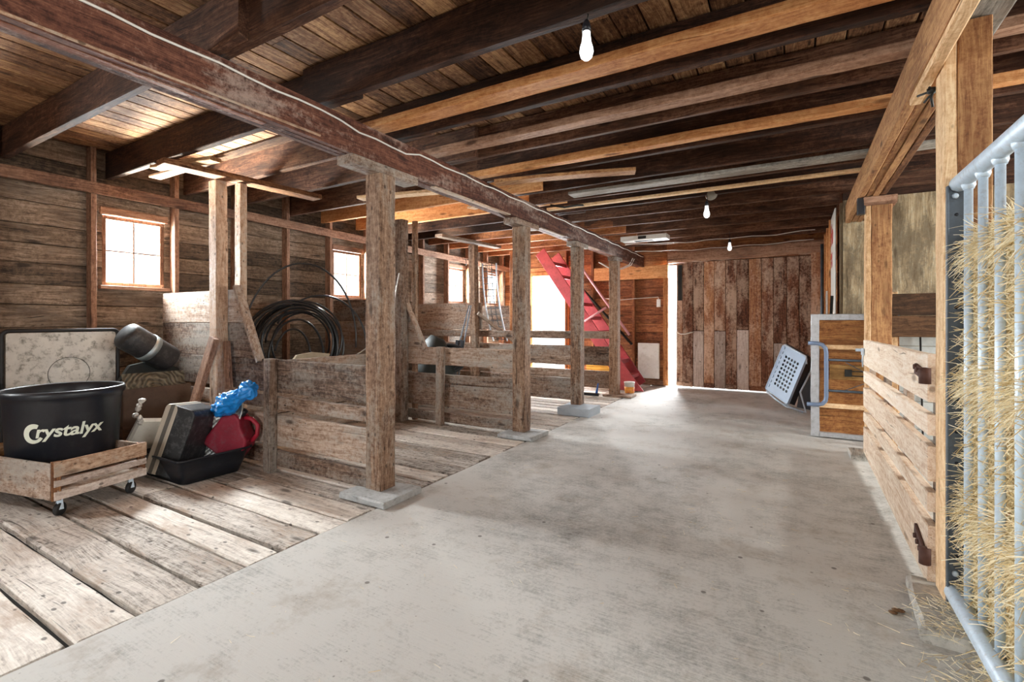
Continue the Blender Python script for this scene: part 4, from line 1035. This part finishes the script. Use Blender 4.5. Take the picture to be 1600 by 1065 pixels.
# pressed tin panel in a box
t = THING('cardboard_box', 'brown open box holding the pressed metal panel beside the tub', 'box', (-4.95, 2.1, .3))
m = MB(); m.bx(-4.81, -4.79, 1.84, 2.36, .30, .625, .002, .001); m.bx(-5.2, -5.18, 1.84, 2.36, .30, .58, .002, .001); m.bx(-5.18, -4.81, 1.84, 1.86, .3, .60, .002, 0); m.bx(-5.18, -4.81, 2.34, 2.36, .3, .60, .002, 0); m.bx(-5.18, -4.81, 1.84, 2.36, .3, .32, .002, 0)
OB('walls', m, plain('brown_board', C('5e4c40'), .75, var=.2, dirt=C('3a2e26')), t)
m = MB(); 
for k in range(2): m.bx(-5.25+.0, -4.75, 1.82+k*.3, 2.06+k*.3, .02, .298, .006, .002)
OB('storage_crate', m, wood('dark', 'Y'), None, 'dark wooden crates under the brown box against the wall', 'crate')
tinm, nt, b, out = newmat('pressed_tin')
tcn = N(nt, 'ShaderNodeTexCoord').outputs['Object']; vo = N(nt, 'ShaderNodeTexVoronoi', feature='DISTANCE_TO_EDGE'); vo.inputs['Scale'].default_value = 14; vo.inputs['Randomness'].default_value = .35
nt.links.new(tcn, vo.inputs['Vector']); wv = N(nt, 'ShaderNodeTexWave', wave_type='RINGS'); wv.inputs['Scale'].default_value = 9; wv.inputs['Distortion'].default_value = 9; nt.links.new(tcn, wv.inputs['Vector'])
h = math_n(nt, 'ADD', vo.outputs['Distance'], math_n(nt, 'MULTIPLY', wv.outputs['Fac'], .5))
nt.links.new(ramp(nt, h, [(.05, C('4a4438')), (.7, C('8a8474'))]), b.inputs['Base Color']); b.inputs['Metallic'].default_value = .4; b.inputs['Roughness'].default_value = .5
bp = N(nt, 'ShaderNodeBump'); bp.inputs['Strength'].default_value = 1; bp.inputs['Distance'].default_value = .02; nt.links.new(h, bp.inputs['Height']); nt.links.new(bp.outputs[0], b.inputs['Normal'])
m = MB()
for k, (z0, z1, x0) in enumerate(((.63, .75, -4.86), (.58, .64, -4.825))):
    m.board((x0, 1.86, (z0+z1)/2), (x0-.01, 2.34, (z0+z1)/2-.01), z1-z0, .012, (-.3, 0, 1), .003, .003, .06)
OB('embossed_panel', m, tinm, None, 'embossed metal panel with scroll relief lying on the brown box', 'panel')
m = MB(); m.prism([(0, 0), (.46, -.02), (.5, .1), (.3, .2), (.1, .16)], .05, Matrix(((0, 0, 1, -5.12), (1, 0, 0, 1.9), (0, 1, 0, .64), (0, 0, 0, 1)))); OB('dark_tarp', m, plain('dark_tarp', C('2a2c2a'), .7, bump=.6), None, 'dark folded tarp under the strapped black case', 'tarp')
# silvery crumpled paper hanging by the tub rim
m = MB(); 
for k in range(6): m.lathe([(0, 0), (.014+R(0, .012), .01), (.02, .03), (.008, .05), (0, .055)], (-4.31+R(-.02, .02), 1.745+R(-.025, .025), .40+k*.036), 6, Matrix.Rotation(R(-1.2, 1.2), 3, 'X') @ Matrix.Rotation(R(-1, 1), 3, 'Y'), smooth=False)
OB('crumpled_foil', m, plain('crumpled_foil', C('c8c4be'), .4, .2, bump=.8), None, 'crumpled whitish plastic scrap hanging at the right side of the tub', 'scrap')
# leaning plank pair
plank((-4.47, 2.15, .22), (-4.235, 2.27, 1.05), .09, .045, (1, 0, 0), wood('stud', 'Z'), 'reddish leaning plank left of the stall post behind the tray')
plank((-4.13, 2.335, .62), (-4.19, 2.345, 1.02), .07, .03, (1, 0, 0), wood('stud', 'Z'), 'short piece of board tucked behind the leaning plank')

# black mixing tray
t = THING('utility_tray', 'deep black plastic tray full of odds and ends beside the dolly', 'tray', (-4.15, 2.0, 0))
c1, c2, c3, c4 = Vector((-3.78, 1.80, 0)), Vector((-4.42, 1.80, 0)), Vector((-4.42, 2.26, 0)), Vector((-3.78, 2.26, 0))
def ring(dx, z):
    x0, x1, y0, y1 = -4.45-dx, -3.80+dx, 1.80-dx, 2.29+dx
    pts = []; r = .05
    for (cx, cy, a0) in ((x1-r, y1-r, 0), (x0+r, y1-r, PI/2), (x0+r, y0+r, PI), (x1-r, y0+r, 1.5*PI)):
        for i in range(5): a = a0+PI/2*i/4; pts.append((cx+r*math.cos(a), cy+r*math.sin(a), z))
    return pts
rings = [ring(-.03, .003), ring(.0, .10), ring(.02, .195), ring(.04, .20), ring(.042, .185), ring(.036, .185), ring(.03, .192), ring(.012, .19), ring(-.035, .02)]
m = MB(); vs = [p for r_ in rings for p in r_]; nn = 20; fs = []
for i in range(len(rings)-1):
    for k in range(nn): fs.append((i*nn+k, i*nn+(k+1) % nn, (i+1)*nn+(k+1) % nn, (i+1)*nn+k))
fs.append(tuple(range(nn-1, -1, -1))); fs.append(tuple((len(rings)-1)*nn+k for k in range(nn)))
m.add(vs, fs, .5, True); OB('shell', m, BLACKP, t)
# hard case with pale band
t = THING('hard_case', 'black hard case with two pale bands standing in the tray', 'case', (-4.15, 1.95, .03))
Mc = Matrix.Translation((-4.16, 1.95, .03)) @ Matrix.Rotation(math.radians(28), 4, 'Z') @ Matrix.Rotation(math.radians(16), 4, 'Y') @ Matrix.Rotation(math.radians(-6), 4, 'X')
def rb(w, h, d, r, M, x0=0, n=5):
    """box w (local x) * h (local z) extruded along local y by d, rounded top corners"""
    pts = [(-w/2, 0), (w/2, 0)]
    for (cx, cz, a0) in ((w/2-r, h-r, 0), (-w/2+r, h-r, PI/2)):
        for i in range(n+1): a = a0+PI/2*i/n; pts.append((cx+r*math.cos(a), cz+r*math.sin(a)))
    mm = MB(); A_ = Matrix(((1, 0, 0, 0), (0, 0, 1, x0), (0, 1, 0, 0), (0, 0, 0, 1)))
    mm.prism(pts, d, M @ A_); return mm
Mrot = Mc
w_ = .20; 
OB('shell', rb(.22, .52, .30, .05, Mrot, -.2), plain('scuffed_black', (.02, .021, .023), .45, var=.3, dirt=(.3, .3, .3), dirt_amt=.25, dscale=10), t, bevel=.012)
BEI = plain('beige_strip', C('b8ae9e'), .5, var=.1)
q = MB()
for (x0, x1) in ((-.122, -.085), (-.055, -.015)):
    pass
OB('pale_band', rb(.10, .523, .304, .04, Mrot @ Matrix.Translation((-.075, 0, 0)), -.202), BEI, t, bevel=.008)
OB('grey_groove', rb(.03, .525, .307, .015, Mrot @ Matrix.Translation((-.07, 0, 0)), -.2035), plain('grey_plastic', C('5e5a54'), .6), t)
# white plastic piece behind
m = MB(); m.board((-4.55, 1.78, .06), (-4.36, 1.86, .42), .2, .05, (0, 1, 0), .02, 0); OB('white_jug', m, WHITE, None, 'off-white plastic piece leaning left of the hard case', 'plastic piece')
# silver bubble wrap
m = MB(); Mb = Matrix.Translation((-3.98, 2.14, .06)) @ Matrix.Rotation(math.radians(30), 4, 'Z') @ Matrix.Rotation(math.radians(14), 4, 'Y')
nx_, nz_ = 30, 60; vs = []; fs = []
for j in range(nz_+1):
    for i in range(nx_+1):
        x = -.1+.2*i/nx_; z = .55*j/nz_; y = .035*math.cos(x*14)+.006*(math.sin(i*1.6)*math.sin(j*1.4+(i//4)))+.02*mnoise.noise(Vector((x*8, z*8, 0)))
        vs.append(Mb @ Vector((x+.02*mnoise.noise(Vector((z*6, 1, 2))), y, z)))
for j in range(nz_):
    for i in range(nx_): a = j*(nx_+1)+i; fs.append((a, a+1, a+nx_+2, a+nx_+1))
m.add(vs, fs, .5, True)
o = OB('foil_wrap', m, plain('silver_foil', C('b4b8b8'), .28, .75, var=.25, bump=.6, bscale=120), None, 'silvery quilted foil wrap standing in the tray behind the hard case', 'foil')
sm = o.modifiers.new('s', 'SOLIDIFY'); sm.thickness = .01
# red jerry can
t = THING('fuel_can', 'faded red plastic fuel can lying in the black tray', 'fuel can', (-3.87, 2.24, .1))
Mj = Matrix.Translation((-4.0, 2.2, .14)) @ Matrix.Rotation(math.radians(30), 4, 'Z') @ Matrix.Rotation(math.radians(38), 4, 'Y')
A_ = Matrix(((1, 0, 0, 0), (0, 0, 1, -.08), (0, 1, 0, 0), (0, 0, 0, 1)))
m = MB(); m.prism([(-.13, 0), (.13, 0), (.15, .03), (.15, .18), (.12, .235), (.03, .28), (-.02, .33), (-.08, .34), (-.15, .26), (-.15, .03)], .17, Mj @ A_)
OB('body', m, plain('faded_red_plastic', C('8c1830'), .6, var=.25, dirt=C('7a5058'), dirt_amt=.6), t, bevel=.03)
m = MB(); m.tube([Mj @ Vector(q) for q in ((-.03, 0, .33), (.03, 0, .36), (.1, 0, .35), (.14, 0, .29), (.14, 0, .22))], .018, 8); OB('handle', m, plain('red_plastic', C('a81c34'), .45), t)
m = MB(); m.lathe([(.03, .0), (.03, .05), (.02, .055), (0, .055)], (0, 0, 0), 14, Mj @ Matrix.Translation((-.06, 0, .33))); OB('cap', m, BLACKP, t)
# blue bag
t_ = MB(); base = Vector((-3.99, 2.17, .485)); tip = Vector((-3.46, 2.12, .705)); ax = (tip-base); Lb = ax.length; ax.normalize(); uu = ax.orthogonal().normalized(); vv = ax.cross(uu)
rings_ = 60; nn = 60; vs = []; fs = []
for i in range(rings_+1):
    f = i/rings_; rad = .10*(1-f*.75)*(.55+.45*math.sin(min(1, f*2.6)*PI/2)) if f < .78 else .045*(1+.5*math.sin((f-.78)/.22*PI))
    rad = max(rad, .004)
    if f > .97: rad *= .5
    for k in range(nn):
        a = 2*PI*k/nn; tw = f*2.2
        fold = 1+.12*math.sin(4*(a+tw)+2*f)+.09*math.sin(9*(a-tw*1.6)+7*f)
        p = base+ax*Lb*f+(uu*math.cos(a)+vv*math.sin(a))*rad*fold
        p += Vector((mnoise.noise(p*14), mnoise.noise(p*14+Vector((3, 1, 7))), mnoise.noise(p*15+Vector((9, 2, 4)))))*.012 + Vector((mnoise.noise(p*42), mnoise.noise(p*42+Vector((3, 1, 7))), mnoise.noise(p*40+Vector((9, 2, 4)))))*.007
        vs.append(p)
for i in range(rings_):
    for k in range(nn): fs.append((i*nn+k, i*nn+(k+1) % nn, (i+1)*nn+(k+1) % nn, (i+1)*nn+k))
fs.append(tuple(range(nn-1, -1, -1))); fs.append(tuple(rings_*nn+k for k in range(nn)))
t_.add(vs, fs, .5, True); OB('blue_plastic_bag', t_, plain('blue_plastic_film', C('1f86d8'), .25, var=.25, bump=.3, bscale=30), None, 'bright blue crumpled plastic bag on top of the red fuel can', 'bag')
m = MB(); m.bx(-5.0, -4.93, .93, 1.0, .2, .3, .01, .004); OB('blue_rag', m, plain('pale_blue_cloth', C('9ab8cc'), .8), None, 'bit of pale blue cloth at the far left behind the dolly', 'cloth')
m = MB(); m.board((-5.3, 1.25, .72), (-4.95, 1.08, .70), .03, .03, (0, 0, 1)); OB('pale_stick', m, wood('fresh', 'X'), None, 'pale stick end poking in at the left edge above the tub', 'stick')
